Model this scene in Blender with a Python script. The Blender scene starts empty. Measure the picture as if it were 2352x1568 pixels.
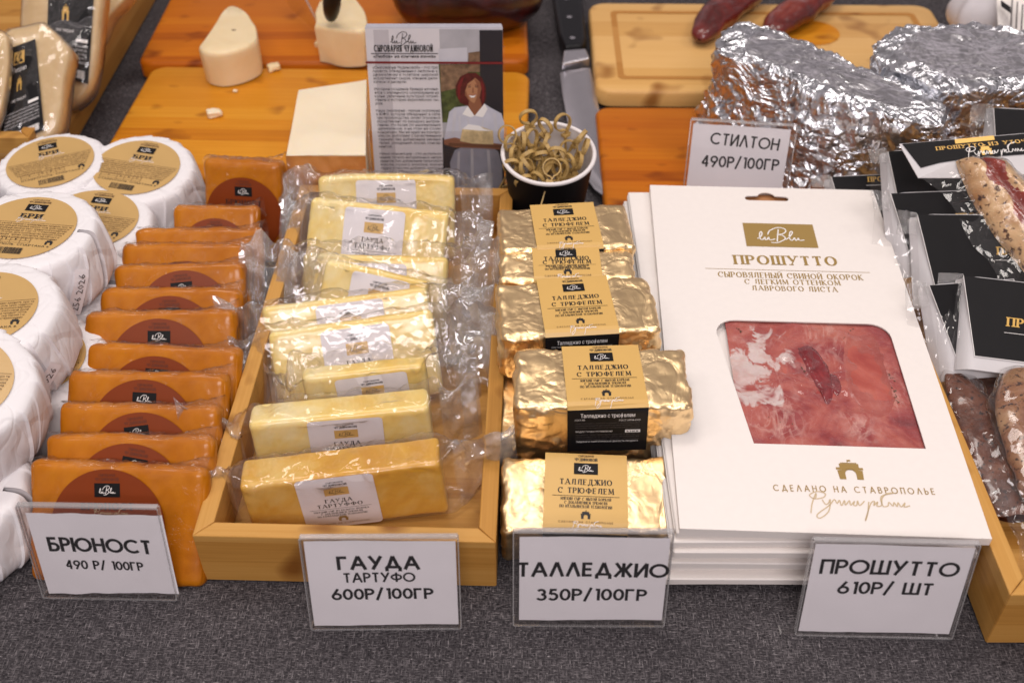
import bpy, bmesh, math, random
from mathutils import Vector, Matrix, noise as N

random.seed(7)
S = bpy.context.scene
C = S.collection
RAD = math.radians

# ------------------------------------------------------------------ camera
PITCH, FOC, CAMH = RAD(41.8), 2500.0, 0.53            # focal length in units of a 2352 px wide frame
cam = bpy.data.cameras.new('camera')
cam.sensor_width = 36.0
cam.lens = 36.0 * FOC / 2352.0
cam.clip_start, cam.clip_end = 0.02, 50
cam.dof.use_dof = True
cam.dof.focus_distance = 0.69
cam.dof.aperture_fstop = 8.0
camo = bpy.data.objects.new('camera', cam)
C.objects.link(camo)
camo.location = (0, 0, CAMH)
camo.rotation_euler = (math.pi / 2 - PITCH, 0, 0)
S.camera = camo

# ------------------------------------------------------------------ surroundings and lamps
W = bpy.data.worlds.new('World')
S.world = W
W.use_nodes = True
wn, wl = W.node_tree.nodes, W.node_tree.links
bg = wn['Background']
tc = wn.new('ShaderNodeTexCoord')
sp = wn.new('ShaderNodeSeparateXYZ')
rp = wn.new('ShaderNodeValToRGB')
mr = wn.new('ShaderNodeMapRange')
mr.inputs[1].default_value, mr.inputs[2].default_value = -1, 1
wl.new(tc.outputs['Generated'], sp.inputs[0])
wl.new(sp.outputs[2], mr.inputs[0])
wl.new(mr.outputs[0], rp.inputs[0])
e = rp.color_ramp.elements
e[0].position, e[0].color = 0.35, (0.10, 0.085, 0.085, 1)
e[1].position, e[1].color = 1.0, (0.50, 0.46, 0.46, 1)
k = e.new(0.5); k.color = (0.42, 0.38, 0.40, 1)
k = e.new(0.66); k.color = (0.62, 0.57, 0.60, 1)
k = e.new(0.8); k.color = (0.34, 0.31, 0.32, 1)
wnz = wn.new('ShaderNodeTexNoise')           # noise patches standing in for hall roof and lamps, added for foil glints
wnz.inputs['Scale'].default_value = 4.2
wnz.inputs['Detail'].default_value = 1.5
wl.new(tc.outputs['Generated'], wnz.inputs['Vector'])
wr = wn.new('ShaderNodeValToRGB')
we = wr.color_ramp.elements
we[0].position, we[0].color = 0.36, (0.35, 0.33, 0.33, 1)
we[1].position, we[1].color = 0.74, (3.2, 3.0, 2.9, 1)
k = we.new(0.56); k.color = (0.9, 0.86, 0.86, 1)
wl.new(wnz.outputs['Fac'], wr.inputs[0])
wm = wn.new('ShaderNodeMix')
wm.data_type, wm.blend_type = 'RGBA', 'MULTIPLY'
wm.inputs[0].default_value = 1.0
wl.new(rp.outputs[0], wm.inputs[6])
wl.new(wr.outputs[0], wm.inputs[7])
wl.new(wm.outputs[2], bg.inputs[0])
bg.inputs[1].default_value = 0.68


def area(name, loc, target, sx, sy, power, col=(1, 0.92, 0.865)):
    l = bpy.data.lights.new(name, 'AREA')
    l.shape, l.size, l.size_y, l.energy, l.color = 'RECTANGLE', sx, sy, power, col
    o = bpy.data.objects.new(name, l)
    C.objects.link(o)
    o.location = loc
    o.rotation_euler = (Vector(target) - Vector(loc)).to_track_quat('-Z', 'Y').to_euler()
    return o


area('ceiling_light', (-0.35, 1.15, 1.9), (0, 0.55, 0), 0.9, 0.4, 11)
area('ceiling_light', (0.15, 0.25, 2.0), (0, 0.5, 0), 1.0, 0.25, 9)
area('ceiling_light', (1.3, 0.8, 1.8), (0.1, 0.55, 0), 0.4, 0.4, 6)
area('ceiling_light', (-1.3, 0.5, 1.8), (-0.1, 0.55, 0), 0.4, 0.4, 4)
area('ceiling_light', (0.1, -1.1, 1.6), (0, 0.5, 0.05), 1.2, 0.45, 24, (1, 0.92, 0.92))

vs = S.view_settings
vs.view_transform, vs.look, vs.exposure, vs.gamma = 'Standard', 'None', 0.0, 1.0
vs.use_curve_mapping = False
S.cycles.max_bounces = 10
S.cycles.transparent_max_bounces = 32
S.cycles.glossy_bounces = 5
S.cycles.sample_clamp_indirect = 4.0
S.cycles.caustics_reflective = False
S.cycles.caustics_refractive = False

FWD = Vector((0, math.cos(PITCH), -math.sin(PITCH)))
UPV = Vector((0, math.sin(PITCH), math.cos(PITCH)))
EYE = Vector((0, 0, CAMH))


def ray(x, y):
    return FWD + Vector((1, 0, 0)) * ((x - 1176) / FOC) + UPV * ((784 - y) / FOC)


def P(x, y, z):
    d = ray(x, y)
    return EYE + d * ((z - CAMH) / d.z)


# ------------------------------------------------------------------ materials
def mat(name):
    m = bpy.data.materials.new(name)
    m.use_nodes = True
    nt = m.node_tree
    return m, nt.nodes, nt.links, nt.nodes['Principled BSDF']


def coords(n, l, scale=(1, 1, 1), rot=(0, 0, 0), kind='Object'):
    t = n.new('ShaderNodeTexCoord')
    mp = n.new('ShaderNodeMapping')
    mp.inputs['Scale'].default_value = scale
    mp.inputs['Rotation'].default_value = rot
    l.new(t.outputs[kind], mp.inputs[0])
    return mp.outputs[0]


def noise(n, l, vec, scale, detail=3, rough=0.55, dist=0.0):
    t = n.new('ShaderNodeTexNoise')
    t.inputs['Scale'].default_value = scale
    t.inputs['Detail'].default_value = detail
    t.inputs['Roughness'].default_value = rough
    t.inputs['Distortion'].default_value = dist
    l.new(vec, t.inputs['Vector'])
    return t.outputs['Fac']


def ramp(n, l, fac, stops):
    r = n.new('ShaderNodeValToRGB')
    el = r.color_ramp.elements
    while len(el) > 1:
        el.remove(el[-1])
    el[0].position, el[0].color = stops[0][0], (*stops[0][1], 1)
    for p, c in stops[1:]:
        x = el.new(p)
        x.color = (*c, 1)
    l.new(fac, r.inputs[0])
    return r.outputs[0]


def bump(n, l, h, strength, dist=0.001, normal=None):
    b = n.new('ShaderNodeBump')
    b.inputs['Strength'].default_value = strength
    b.inputs['Distance'].default_value = dist
    l.new(h, b.inputs['Height'])
    if normal is not None:
        l.new(normal, b.inputs['Normal'])
    return b.outputs[0]


def plain(name, col, rough=0.5, metal=0.0, spec=0.5, coat=0.0, var=0.0, vscale=60, bumps=0.0, bscale=200, sss=0.0):
    m, n, l, b = mat(name)
    b.inputs['Roughness'].default_value = rough
    b.inputs['Metallic'].default_value = metal
    b.inputs['Specular IOR Level'].default_value = spec
    b.inputs['Coat Weight'].default_value = coat
    b.inputs['Coat Roughness'].default_value = 0.08
    v = coords(n, l)
    f = noise(n, l, v, vscale, 4)
    lo = tuple(c * (1 - var) for c in col)
    hi = tuple(min(1, c * (1 + var)) for c in col)
    l.new(ramp(n, l, f, [(0.3, lo), (0.7, hi)]), b.inputs['Base Color'])
    if bumps:
        l.new(bump(n, l, noise(n, l, v, bscale, 4), bumps), b.inputs['Normal'])
    if sss:
        b.inputs['Subsurface Weight'].default_value = sss
        b.inputs['Subsurface Radius'].default_value = (1.0, 0.6, 0.25)
        b.inputs['Subsurface Scale'].default_value = 0.006
    return m


def mix_math(n, l, op, a, b_):
    q = n.new('ShaderNodeMath')
    q.operation = op
    for i, x in enumerate((a, b_)):
        if isinstance(x, (int, float)):
            q.inputs[i].default_value = x
        else:
            l.new(x, q.inputs[i])
    return q.outputs[0]


def make_cloth():
    m, n, l, b = mat('woven_cloth')
    b.inputs['Roughness'].default_value = 0.95
    b.inputs['Specular IOR Level'].default_value = 0.15
    h1 = noise(n, l, coords(n, l, (160, 1900, 1)), 1.0, 2, 0.6)
    h2 = noise(n, l, coords(n, l, (1900, 160, 1)), 1.0, 2, 0.6)
    h3 = noise(n, l, coords(n, l, (500, 1100, 1), (0, 0, RAD(35))), 1.0, 2, 0.6)
    s = mix_math(n, l, 'MAXIMUM', mix_math(n, l, 'MAXIMUM', h1, h2), h3)
    big = noise(n, l, coords(n, l, (1, 1, 1)), 9, 3)
    f = mix_math(n, l, 'ADD', s, mix_math(n, l, 'MULTIPLY', big, 0.08))
    col = ramp(n, l, f, [(0.49, (0.010, 0.009, 0.0105)), (0.60, (0.050, 0.045, 0.049)), (0.70, (0.125, 0.113, 0.119)), (0.82, (0.40, 0.37, 0.38))])
    l.new(col, b.inputs['Base Color'])
    l.new(bump(n, l, s, 0.5, 0.0006), b.inputs['Normal'])
    return m


def make_bamboo(name, c1, c2, c3, axis='X', rough=0.38, strip=26.0):
    """laminated bamboo: strips of different tone, fine grain along the strip, a few darker nodes"""
    m, n, l, b = mat(name)
    b.inputs['Roughness'].default_value = rough
    b.inputs['Specular IOR Level'].default_value = 0.22
    v = coords(n, l)
    if axis == 'Y':
        v = coords(n, l, (1, 1, 1), (0, 0, RAD(90)))
    sx = n.new('ShaderNodeSeparateXYZ')
    l.new(v, sx.inputs[0])
    acr = mix_math(n, l, 'MULTIPLY', mix_math(n, l, 'ADD', sx.outputs[1], mix_math(n, l, 'MULTIPLY', sx.outputs[2], 0.9)), strip)
    fl = mix_math(n, l, 'FLOOR', acr, 0)
    wn_ = n.new('ShaderNodeTexWhiteNoise')
    wn_.noise_dimensions = '1D'
    l.new(fl, wn_.inputs['W'])
    grain_map = n.new('ShaderNodeMapping')
    grain_map.inputs['Scale'].default_value = (9, 420, 420)
    l.new(v, grain_map.inputs[0])
    g = noise(n, l, grain_map.outputs[0], 1.0, 4, 0.65)
    nm = n.new('ShaderNodeMapping')
    nm.inputs['Scale'].default_value = (30, strip * 0.9, 20)
    l.new(v, nm.inputs[0])
    node = noise(n, l, nm.outputs[0], 1.0, 1, 0.4)
    f = mix_math(n, l, 'ADD', mix_math(n, l, 'MULTIPLY', wn_.outputs[0], 0.42), mix_math(n, l, 'MULTIPLY', g, 0.72))
    col = ramp(n, l, f, [(0.15, c1), (0.5, c2), (0.9, c3)])
    mx = n.new('ShaderNodeMix')
    mx.data_type = 'RGBA'
    mx.blend_type = 'MULTIPLY'
    nr = ramp(n, l, node, [(0.63, (1, 1, 1)), (0.78, (0.45, 0.33, 0.24))])
    mx.inputs[0].default_value = 1.0
    l.new(col, mx.inputs[6])
    l.new(nr, mx.inputs[7])
    l.new(mx.outputs[2], b.inputs['Base Color'])
    l.new(bump(n, l, g, 0.15, 0.0004), b.inputs['Normal'])
    return m


def make_foil(name, col, rough=0.2, s1=90, s2=260, st1=0.7, st2=0.5, d1=0.0022, d2=0.0009):
    m, n, l, b = mat(name)
    b.inputs['Metallic'].default_value = 1.0
    b.inputs['Roughness'].default_value = rough
    b.inputs['Base Color'].default_value = (*col, 1)
    v = coords(n, l)
    nz = n.new('ShaderNodeTexNoise')
    nz.inputs['Scale'].default_value = 70
    nz.inputs['Detail'].default_value = 3
    l.new(v, nz.inputs['Vector'])
    mx = n.new('ShaderNodeMix')
    mx.data_type = 'VECTOR'
    mx.inputs[0].default_value = 0.012
    l.new(v, mx.inputs[4])
    l.new(nz.outputs['Color'], mx.inputs[5])
    nrm = None
    rid = mix_math(n, l, 'ABSOLUTE', mix_math(n, l, 'SUBTRACT', noise(n, l, v, s1 * .55, 3, .5, 1.2), .5), 0)
    nrm = bump(n, l, ramp(n, l, rid, [(0, (0, 0, 0)), (.10, (1, 1, 1))]), min(1, st1 * 1.5), d1 * .45)
    for sc, st, dd in ((s1, st1, d1), (s2, st2, d2)):
        vo = n.new('ShaderNodeTexVoronoi')
        vo.inputs['Scale'].default_value = sc
        l.new(mx.outputs[1], vo.inputs['Vector'])
        nrm = bump(n, l, vo.outputs['Distance'], st, dd, nrm)
    l.new(nrm, b.inputs['Normal'])
    return m


def make_film(name, seal=False, bs=120, bst=0.8, base=0.07, haze=0.055, ior=1.4, rough=0.09, bd=0.0012):
    m, n, l, b = mat(name)
    n.remove(b)
    v = coords(n, l)
    if seal:
        wa = n.new('ShaderNodeTexWave'); wa.inputs['Scale'].default_value = 260
        l.new(coords(n, l, (1, 1, 1), (0, RAD(40), 0)), wa.inputs[0])
        wb = n.new('ShaderNodeTexWave'); wb.inputs['Scale'].default_value = 260
        l.new(coords(n, l, (1, 1, 1), (0, RAD(-40), 0)), wb.inputs[0])
        h = mix_math(n, l, 'MAXIMUM', wa.outputs['Fac'], wb.outputs['Fac'])
        nrm = bump(n, l, h, 0.7, 0.0007)
    else:
        nz = n.new('ShaderNodeTexNoise'); nz.inputs['Scale'].default_value = 60
        l.new(v, nz.inputs['Vector'])
        mx = n.new('ShaderNodeMix'); mx.data_type = 'VECTOR'; mx.inputs[0].default_value = 0.03
        l.new(v, mx.inputs[4]); l.new(nz.outputs['Color'], mx.inputs[5])
        vo = n.new('ShaderNodeTexVoronoi'); vo.inputs['Scale'].default_value = bs
        l.new(mx.outputs[1], vo.inputs['Vector'])
        nrm = bump(n, l, vo.outputs['Distance'], bst, bd)
    lwt = n.new('ShaderNodeLayerWeight'); lwt.inputs['Blend'].default_value = 0.5
    l.new(nrm, lwt.inputs['Normal'])
    fres = mix_math(n, l, 'MULTIPLY', mix_math(n, l, 'POWER', lwt.outputs['Facing'], 3.2), 0.85)
    tr = n.new('ShaderNodeBsdfTransparent'); tr.inputs[0].default_value = (0.985, 0.98, 0.98, 1)
    gl = n.new('ShaderNodeBsdfGlossy'); gl.inputs['Roughness'].default_value = rough
    l.new(nrm, gl.inputs['Normal'])
    df = n.new('ShaderNodeBsdfDiffuse'); df.inputs[0].default_value = (0.9, 0.88, 0.88, 1)
    l.new(nrm, df.inputs['Normal'])
    m1 = n.new('ShaderNodeMixShader'); m1.inputs[0].default_value = haze
    l.new(tr.outputs[0], m1.inputs[1]); l.new(df.outputs[0], m1.inputs[2])
    m2 = n.new('ShaderNodeMixShader')
    l.new(mix_math(n, l, 'ADD', fres, base), m2.inputs[0])
    l.new(m1.outputs[0], m2.inputs[1]); l.new(gl.outputs[0], m2.inputs[2])
    l.new(m2.outputs[0], n['Material Output'].inputs[0])
    return m


def make_meat(name, stops, scale=40, dist=1.2, rough=0.3, speck=None, stretch=(1, 1, 1), coat=0.6, bst=0.5):
    m, n, l, b = mat(name)
    b.inputs['Roughness'].default_value = rough
    b.inputs['Coat Weight'].default_value = coat
    b.inputs['Coat Roughness'].default_value = 0.1
    v = coords(n, l, stretch)
    f = noise(n, l, v, scale, 5, 0.55, dist)
    col = ramp(n, l, f, stops)
    if speck:
        sp_ = noise(n, l, v, speck, 3, 0.7)
        mx = n.new('ShaderNodeMix'); mx.data_type = 'RGBA'; mx.blend_type = 'MULTIPLY'
        mx.inputs[0].default_value = 1
        l.new(col, mx.inputs[6])
        l.new(ramp(n, l, sp_, [(0.56, (1, 1, 1)), (0.64, (0.12, 0.06, 0.03))]), mx.inputs[7])
        col = mx.outputs[2]
    l.new(col, b.inputs['Base Color'])
    l.new(bump(n, l, noise(n, l, v, scale * 2.2, 3, 0.6, 1.5), bst, 0.0015), b.inputs['Normal'])
    b.inputs['Subsurface Weight'].default_value = 0.1
    b.inputs['Subsurface Scale'].default_value = 0.004
    return m


def make_wrap():
    m, n, l, b = mat('wrapping_paper')
    b.inputs['Roughness'].default_value = 0.6
    b.inputs['Base Color'].default_value = (0.81, 0.785, 0.80, 1)
    v = coords(n, l)
    nrm = None
    for sc, wd, st in ((17, .035, .5), (36, .05, .22)):
        r_ = mix_math(n, l, 'ABSOLUTE', mix_math(n, l, 'SUBTRACT', noise(n, l, coords(n, l, (1, 1, .35)), sc, 2, .5, 1.0), .5), 0)
        nrm = bump(n, l, ramp(n, l, r_, [(0, (0, 0, 0)), (wd, (1, 1, 1))]), st, .0012, nrm)
    l.new(nrm, b.inputs['Normal'])
    return m


def make_ham(cen=(0, 0, 0)):
    m, n, l, b = mat('sliced_ham')
    b.inputs['Roughness'].default_value = 0.25
    b.inputs['Coat Weight'].default_value = 0.8
    v = coords(n, l)
    f = noise(n, l, v, 20, 4, 0.55, 1.4)
    col = ramp(n, l, f, [(0.28, (0.16, 0.010, 0.016)), (0.42, (0.33, 0.042, 0.042)), (0.55, (0.47, 0.105, 0.080)), (0.68, (0.54, 0.16, 0.115)), (0.8, (0.34, 0.055, 0.05))])
    for sc, dist, lo, hi, c in ((26, 2.2, .025, .06, (0.80, 0.50, 0.43)), (60, 2.5, .015, .05, (0.74, 0.42, 0.36))):
        k_ = mix_math(n, l, 'ABSOLUTE', mix_math(n, l, 'SUBTRACT', noise(n, l, coords(n, l, (1, .55, 1), (0, 0, .7)), sc, 3, .5, dist), .5), 0)
        fm = ramp(n, l, k_, [(lo * .3, (1, 1, 1)), (hi, (0, 0, 0))])
        gate = ramp(n, l, noise(n, l, v, 24, 2), [(0.48, (0, 0, 0)), (0.68, (.42, .42, .42))])
        mx = n.new('ShaderNodeMix'); mx.data_type = 'RGBA'
        l.new(mix_math(n, l, 'MULTIPLY', fm, gate), mx.inputs[0])
        l.new(col, mx.inputs[6])
        mx.inputs[7].default_value = (*c, 1)
        col = mx.outputs[2]
    # the rim of white fat at one side, its edge feathered into the meat
    t_ = n.new('ShaderNodeTexCoord')
    ds = n.new('ShaderNodeVectorMath'); ds.operation = 'DISTANCE'
    l.new(t_.outputs['Object'], ds.inputs[0])
    ds.inputs[1].default_value = cen
    fz = mix_math(n, l, 'SUBTRACT', noise(n, l, coords(n, l, (1, .7, 1), (0, 0, -.6)), 42, 4, .55, 1.6), mix_math(n, l, 'MULTIPLY', ds.outputs['Value'], 6.5))
    mx = n.new('ShaderNodeMix'); mx.data_type = 'RGBA'
    l.new(ramp(n, l, fz, [(0.335, (0, 0, 0)), (0.40, (.85, .85, .85))]), mx.inputs[0])
    l.new(col, mx.inputs[6])
    l.new(ramp(n, l, noise(n, l, v, 90, 3), [(.35, (0.66, 0.44, 0.40)), (.6, (0.78, 0.68, 0.65))]), mx.inputs[7])
    col = mx.outputs[2]
    l.new(col, b.inputs['Base Color'])
    l.new(bump(n, l, noise(n, l, v, 70, 3, .6, 1.5), .4, .0012), b.inputs['Normal'])
    b.inputs['Subsurface Weight'].default_value = 0.1
    b.inputs['Subsurface Scale'].default_value = 0.004
    return m


def make_cheese(name, stops, scale, rough=0.35, bst=0.6, coat=0.5, bscale=260, sss=0.25, wrinkles=False):
    m, n, l, b = mat(name)
    b.inputs['Roughness'].default_value = rough
    b.inputs['Coat Weight'].default_value = coat
    b.inputs['Coat Roughness'].default_value = 0.12
    v = coords(n, l)
    l.new(ramp(n, l, noise(n, l, v, scale, 4, 0.6, 0.6), stops), b.inputs['Base Color'])
    if wrinkles:                     # tight vacuum film: a gloss of its own, creased here and there
        rw = mix_math(n, l, 'ABSOLUTE', mix_math(n, l, 'SUBTRACT', noise(n, l, v, 34, 4, .6, 1.8), .5), 0)
        rg = ramp(n, l, rw, [(0.0, (1, 1, 1)), (0.05, (0, 0, 0))])
        gate = ramp(n, l, noise(n, l, v, 22, 2), [(0.5, (0, 0, 0)), (0.65, (1, 1, 1))])
        b.inputs['Coat Weight'].default_value = 0.34
        b.inputs['Specular IOR Level'].default_value = 0.25
        l.new(bump(n, l, mix_math(n, l, 'ADD', mix_math(n, l, 'MULTIPLY', rg, gate), noise(n, l, v, 30, 3)), .6, .0022), b.inputs['Coat Normal'])
    vo = n.new('ShaderNodeTexVoronoi'); vo.inputs['Scale'].default_value = bscale
    l.new(v, vo.inputs['Vector'])
    l.new(bump(n, l, mix_math(n, l, 'MULTIPLY', vo.outputs['Distance'], noise(n, l, v, 45, 2)), bst, 0.0012), b.inputs['Normal'])
    b.inputs['Subsurface Weight'].default_value = sss
    b.inputs['Subsurface Radius'].default_value = (1, 0.7, 0.25)
    b.inputs['Subsurface Scale'].default_value = 0.006
    return m


M = dict(
    cloth=make_cloth(),
    board=make_bamboo('dark_board', (0.30, 0.066, 0.002), (0.47, 0.115, 0.003), (0.58, 0.18, 0.007), rough=0.42, strip=58),
    board2=make_bamboo('amber_board', (0.42, 0.12, 0.004), (0.60, 0.215, 0.008), (0.70, 0.31, 0.025), rough=0.42, strip=52),
    board3=make_bamboo('light_board', (0.58, 0.30, 0.085), (0.70, 0.40, 0.13), (0.78, 0.48, 0.19), rough=0.4, strip=30),
    tray=make_bamboo('tray_bamboo', (0.38, 0.165, 0.030), (0.51, 0.25, 0.055), (0.61, 0.335, 0.095), rough=0.42, strip=60),
    tray_y=make_bamboo('tray_bamboo_side', (0.38, 0.165, 0.030), (0.51, 0.25, 0.055), (0.61, 0.335, 0.095), axis='Y', rough=0.42, strip=60),
    gold=make_foil('gold_foil', (0.95, 0.70, 0.39), 0.38, 60, 160, 0.22, 0.12),
    silver=make_foil('silver_foil', (0.83, 0.84, 0.88), 0.31, 48, 130, 1.0, 0.8, 0.006, 0.0022),
    silver_flat=make_foil('smooth_silver_foil', (0.85, 0.85, 0.88), 0.27, 26, 80, 0.6, 0.25, 0.003),
    film=make_film('clear_film', bs=60, bst=0.75, base=0.05, haze=0.02),
    film_fin=make_film('loose_film', bs=60, bst=0.9, base=0.12, haze=0.085, rough=0.06),
    film_ham=make_film('film_over_ham', bs=60, bst=0.5, base=0.035, haze=0.02),
    film_tight=make_film('tight_film', bs=170, bst=0.9, base=0.02, haze=0.015, bd=0.0016),
    seal=make_film('film_seal', seal=True, base=0.12, haze=0.16),
    acrylic=make_film('acrylic', bs=10, bst=0.0, base=0.012, haze=0.008, ior=1.49, rough=0.03),
    acrylic_edge=make_film('acrylic_edge', bs=10, bst=0.0, base=0.22, haze=0.25, ior=1.49, rough=0.08),
    paper=plain('sign_paper', (0.90, 0.87, 0.90), 0.8, var=0.03, vscale=30, bumps=0.05, bscale=30),
    carton=plain('white_carton', (0.84, 0.785, 0.745), 0.55, var=0.012, vscale=200, bumps=0.03, bscale=600),
    carton_in=plain('carton_inside', (0.62, 0.55, 0.50), 0.8, var=0.03),
    wrap=make_wrap(),
    wrap_plain=plain('wrapping_paper', (0.80, 0.775, 0.79), 0.6, var=0.02, vscale=40, bumps=0.05, bscale=60),
    ink=plain('black_ink', (0.008, 0.007, 0.009), 0.5),
    ink_grey=plain('grey_ink', (0.07, 0.06, 0.06), 0.6),
    ink_brown=plain('brown_ink', (0.10, 0.045, 0.015), 0.6),
    ink_gold=plain('gold_ink', (0.34, 0.22, 0.065), 0.42),
    ink_pale=plain('pale_gold_ink', (0.58, 0.45, 0.27), 0.5),
    ink_white=plain('white_ink', (0.85, 0.82, 0.80), 0.5),
    ink_rust=plain('rust_ink', (0.11, 0.02, 0.004), 0.6),
    goldfoil_ink=plain('gold_print', (0.75, 0.46, 0.12), 0.35, metal=0.3),
    lab_gold=plain('gold_label', (0.66, 0.41, 0.125), 0.38, var=0.03, vscale=25),
    lab_brie=plain('kraft_gold_label', (0.56, 0.355, 0.13), 0.34, var=0.05, vscale=25, bumps=0.15, bscale=40),
    lab_white=plain('white_label', (0.83, 0.79, 0.82), 0.55, var=0.02),
    lab_brown=plain('rust_label', (0.205, 0.034, 0.003), 0.42, spec=.3, var=0.06, vscale=30),
    black=plain('black_card', (0.007, 0.0065, 0.0075), 0.5, spec=0.2, var=0.1),
    card_back=plain('card_edge', (0.62, 0.60, 0.61), 0.5, var=0.03),
    brunost=make_cheese('brown_cheese', [(0.3, (0.36, 0.098, 0.0005)), (0.55, (0.47, 0.148, 0.001)), (0.75, (0.54, 0.19, 0.003))], 28, 0.42, 0.25, 0.0, 140, 0.0, True),
    gouda=make_cheese('yellow_cheese', [(0.28, (0.86, 0.53, 0.07)), (0.5, (0.93, 0.70, 0.24)), (0.72, (0.96, 0.83, 0.50))], 24, 0.3, 0.35, 0.5, 200),
    gouda_dark=make_cheese('amber_yellow_cheese', [(0.3, (0.62, 0.29, 0.02)), (0.5, (0.74, 0.40, 0.045)), (0.72, (0.84, 0.60, 0.20))], 20, 0.3, 0.35, 0.6),  # deeper amber tones of the yellow cheese, for the front bag only
    pale=make_cheese('pale_cheese', [(0.3, (0.78, 0.60, 0.34)), (0.7, (0.84, 0.69, 0.44))], 20, 0.5, 0.2, 0.15, 120),
    ivory=make_cheese('ivory_cheese', [(0.3, (0.84, 0.71, 0.50)), (0.7, (0.88, 0.77, 0.58))], 12, 0.5, 0.1, 0.1, 120),
    rind=make_cheese('orange_rind', [(0.3, (0.46, 0.16, 0.03)), (0.7, (0.62, 0.27, 0.07))], 30, 0.45, 0.5, 0.2, 150),
    wedge=make_cheese('wedge_cheese', [(0.3, (0.62, 0.42, 0.20)), (0.7, (0.74, 0.55, 0.30))], 40, 0.35, 0.3, 0.6, 150),
    steel=plain('steel', (0.62, 0.60, 0.64), 0.26, metal=0.85, var=0.03),
    handle=plain('black_handle', (0.006, 0.006, 0.008), 0.4, spec=0.3),
    cup_out=plain('black_cup', (0.005, 0.004, 0.005), 0.6, spec=0.2),
    cup_in=plain('white_cup', (0.80, 0.75, 0.74), 0.5),
    pick=plain('bamboo_pick', (0.44, 0.285, 0.095), 0.5, var=0.3, vscale=90),
    darkmeat=make_meat('dark_dried_meat', [(0.3, (0.05, 0.005, 0.004)), (0.5, (0.15, 0.014, 0.010)), (0.75, (0.30, 0.06, 0.035))], 22, 1.0, 0.35),
    darkham=make_meat('dark_ham', [(0.3, (0.010, 0.002, 0.002)), (0.55, (0.045, 0.004, 0.003)), (0.8, (0.14, 0.016, 0.005))], 18, 1.0, 0.3),
    kraft=plain('kraft_board', (0.42, 0.19, 0.075), 0.7),
    fat=make_meat('white_fat', [(0.3, (0.62, 0.38, 0.34)), (0.5, (0.74, 0.60, 0.56)), (0.7, (0.78, 0.68, 0.65))], 60, 0.5, 0.25, coat=1.0),
    midham=make_meat('rosy_fold_of_ham', [(0.3, (0.30, 0.05, 0.05)), (0.55, (0.40, 0.10, 0.085)), (0.75, (0.52, 0.20, 0.17))], 40, 1.8, 0.2, coat=0.9, bst=.3),
    midham2=make_meat('pink_fold_of_ham', [(0.3, (0.36, 0.06, 0.05)), (0.6, (0.48, 0.115, 0.085)), (0.8, (0.54, 0.18, 0.13))], 26, 1.6, 0.22, coat=0.9, bst=.3),
    deepham=make_meat('dark_fold_of_ham', [(0.3, (0.13, 0.012, 0.015)), (0.7, (0.30, 0.04, 0.045))], 50, 1.5, 0.2, coat=1.0),
    peppered=make_meat('peppered_skin', [(0.3, (0.42, 0.20, 0.07)), (0.55, (0.66, 0.43, 0.22)), (0.8, (0.50, 0.22, 0.08))], 35, 0.8, 0.3, speck=190, coat=0.8),
    peppered2=make_meat('peppered_brown_skin', [(0.3, (0.14, 0.030, 0.012)), (0.5, (0.30, 0.13, 0.055)), (0.65, (0.44, 0.26, 0.13)), (0.8, (0.18, 0.035, 0.015))], 32, 0.8, 0.3, speck=260, coat=0.8),
    redmeat=make_meat('red_duck_meat', [(0.3, (0.16, 0.010, 0.005)), (0.6, (0.30, 0.028, 0.008)), (0.8, (0.42, 0.08, 0.02))], 45, 1.0, 0.25, coat=1.0),
    darkbrown=make_meat('dark_brown_meat', [(0.3, (0.05, 0.012, 0.006)), (0.6, (0.13, 0.032, 0.014)), (0.8, (0.22, 0.08, 0.035))], 36, 1.0, 0.25, coat=1.0),
    brownmeat=make_meat('brown_smoked_meat', [(0.3, (0.06, 0.014, 0.006)), (0.6, (0.15, 0.045, 0.018)), (0.8, (0.26, 0.11, 0.05))], 40, 1.0, 0.3, speck=260, coat=0.8),
    bagwhite=plain('white_bag', (0.66, 0.63, 0.66), 0.45, bumps=0.3, bscale=30),
    p_grey=plain('print_light_grey', (0.56, 0.55, 0.60), 0.35, var=0.05), p_wall=plain('print_wall', (0.40, 0.39, 0.42), 0.35, var=0.1),
    p_dark=plain('print_dark', (0.020, 0.017, 0.022), 0.35), p_green=plain('print_green', (0.06, 0.075, 0.02), 0.35, var=0.7, vscale=160),
    p_brick=plain('print_brick', (0.20, 0.12, 0.07), 0.35, var=0.5, vscale=200), p_skin=plain('print_skin', (0.42, 0.20, 0.10), 0.35, var=0.08),
    p_shadow=plain('print_skin_shade', (0.26, 0.10, 0.05), 0.35), p_hair=plain('print_hair', (0.085, 0.010, 0.008), 0.35, var=0.4, vscale=300),
    p_shirt=plain('print_shirt', (0.54, 0.54, 0.62), 0.35, var=0.07, vscale=90), p_apron=plain('print_apron', (0.25, 0.25, 0.30), 0.35, var=0.12, vscale=70),
    p_cheese=plain('print_cheese', (0.60, 0.46, 0.24), 0.35, var=0.25, vscale=260), p_lip=plain('print_lip', (0.30, 0.05, 0.035), 0.35),
    p_red=plain('print_red', (0.17, 0.012, 0.014), 0.35), p_board=plain('print_board', (0.14, 0.055, 0.025), 0.35),
    p_paper=plain('print_paper', (0.66, 0.63, 0.66), 0.35, var=0.02),
    p_band=plain('print_band', (0.50, 0.47, 0.50), 0.35, var=0.04),
)


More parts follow.
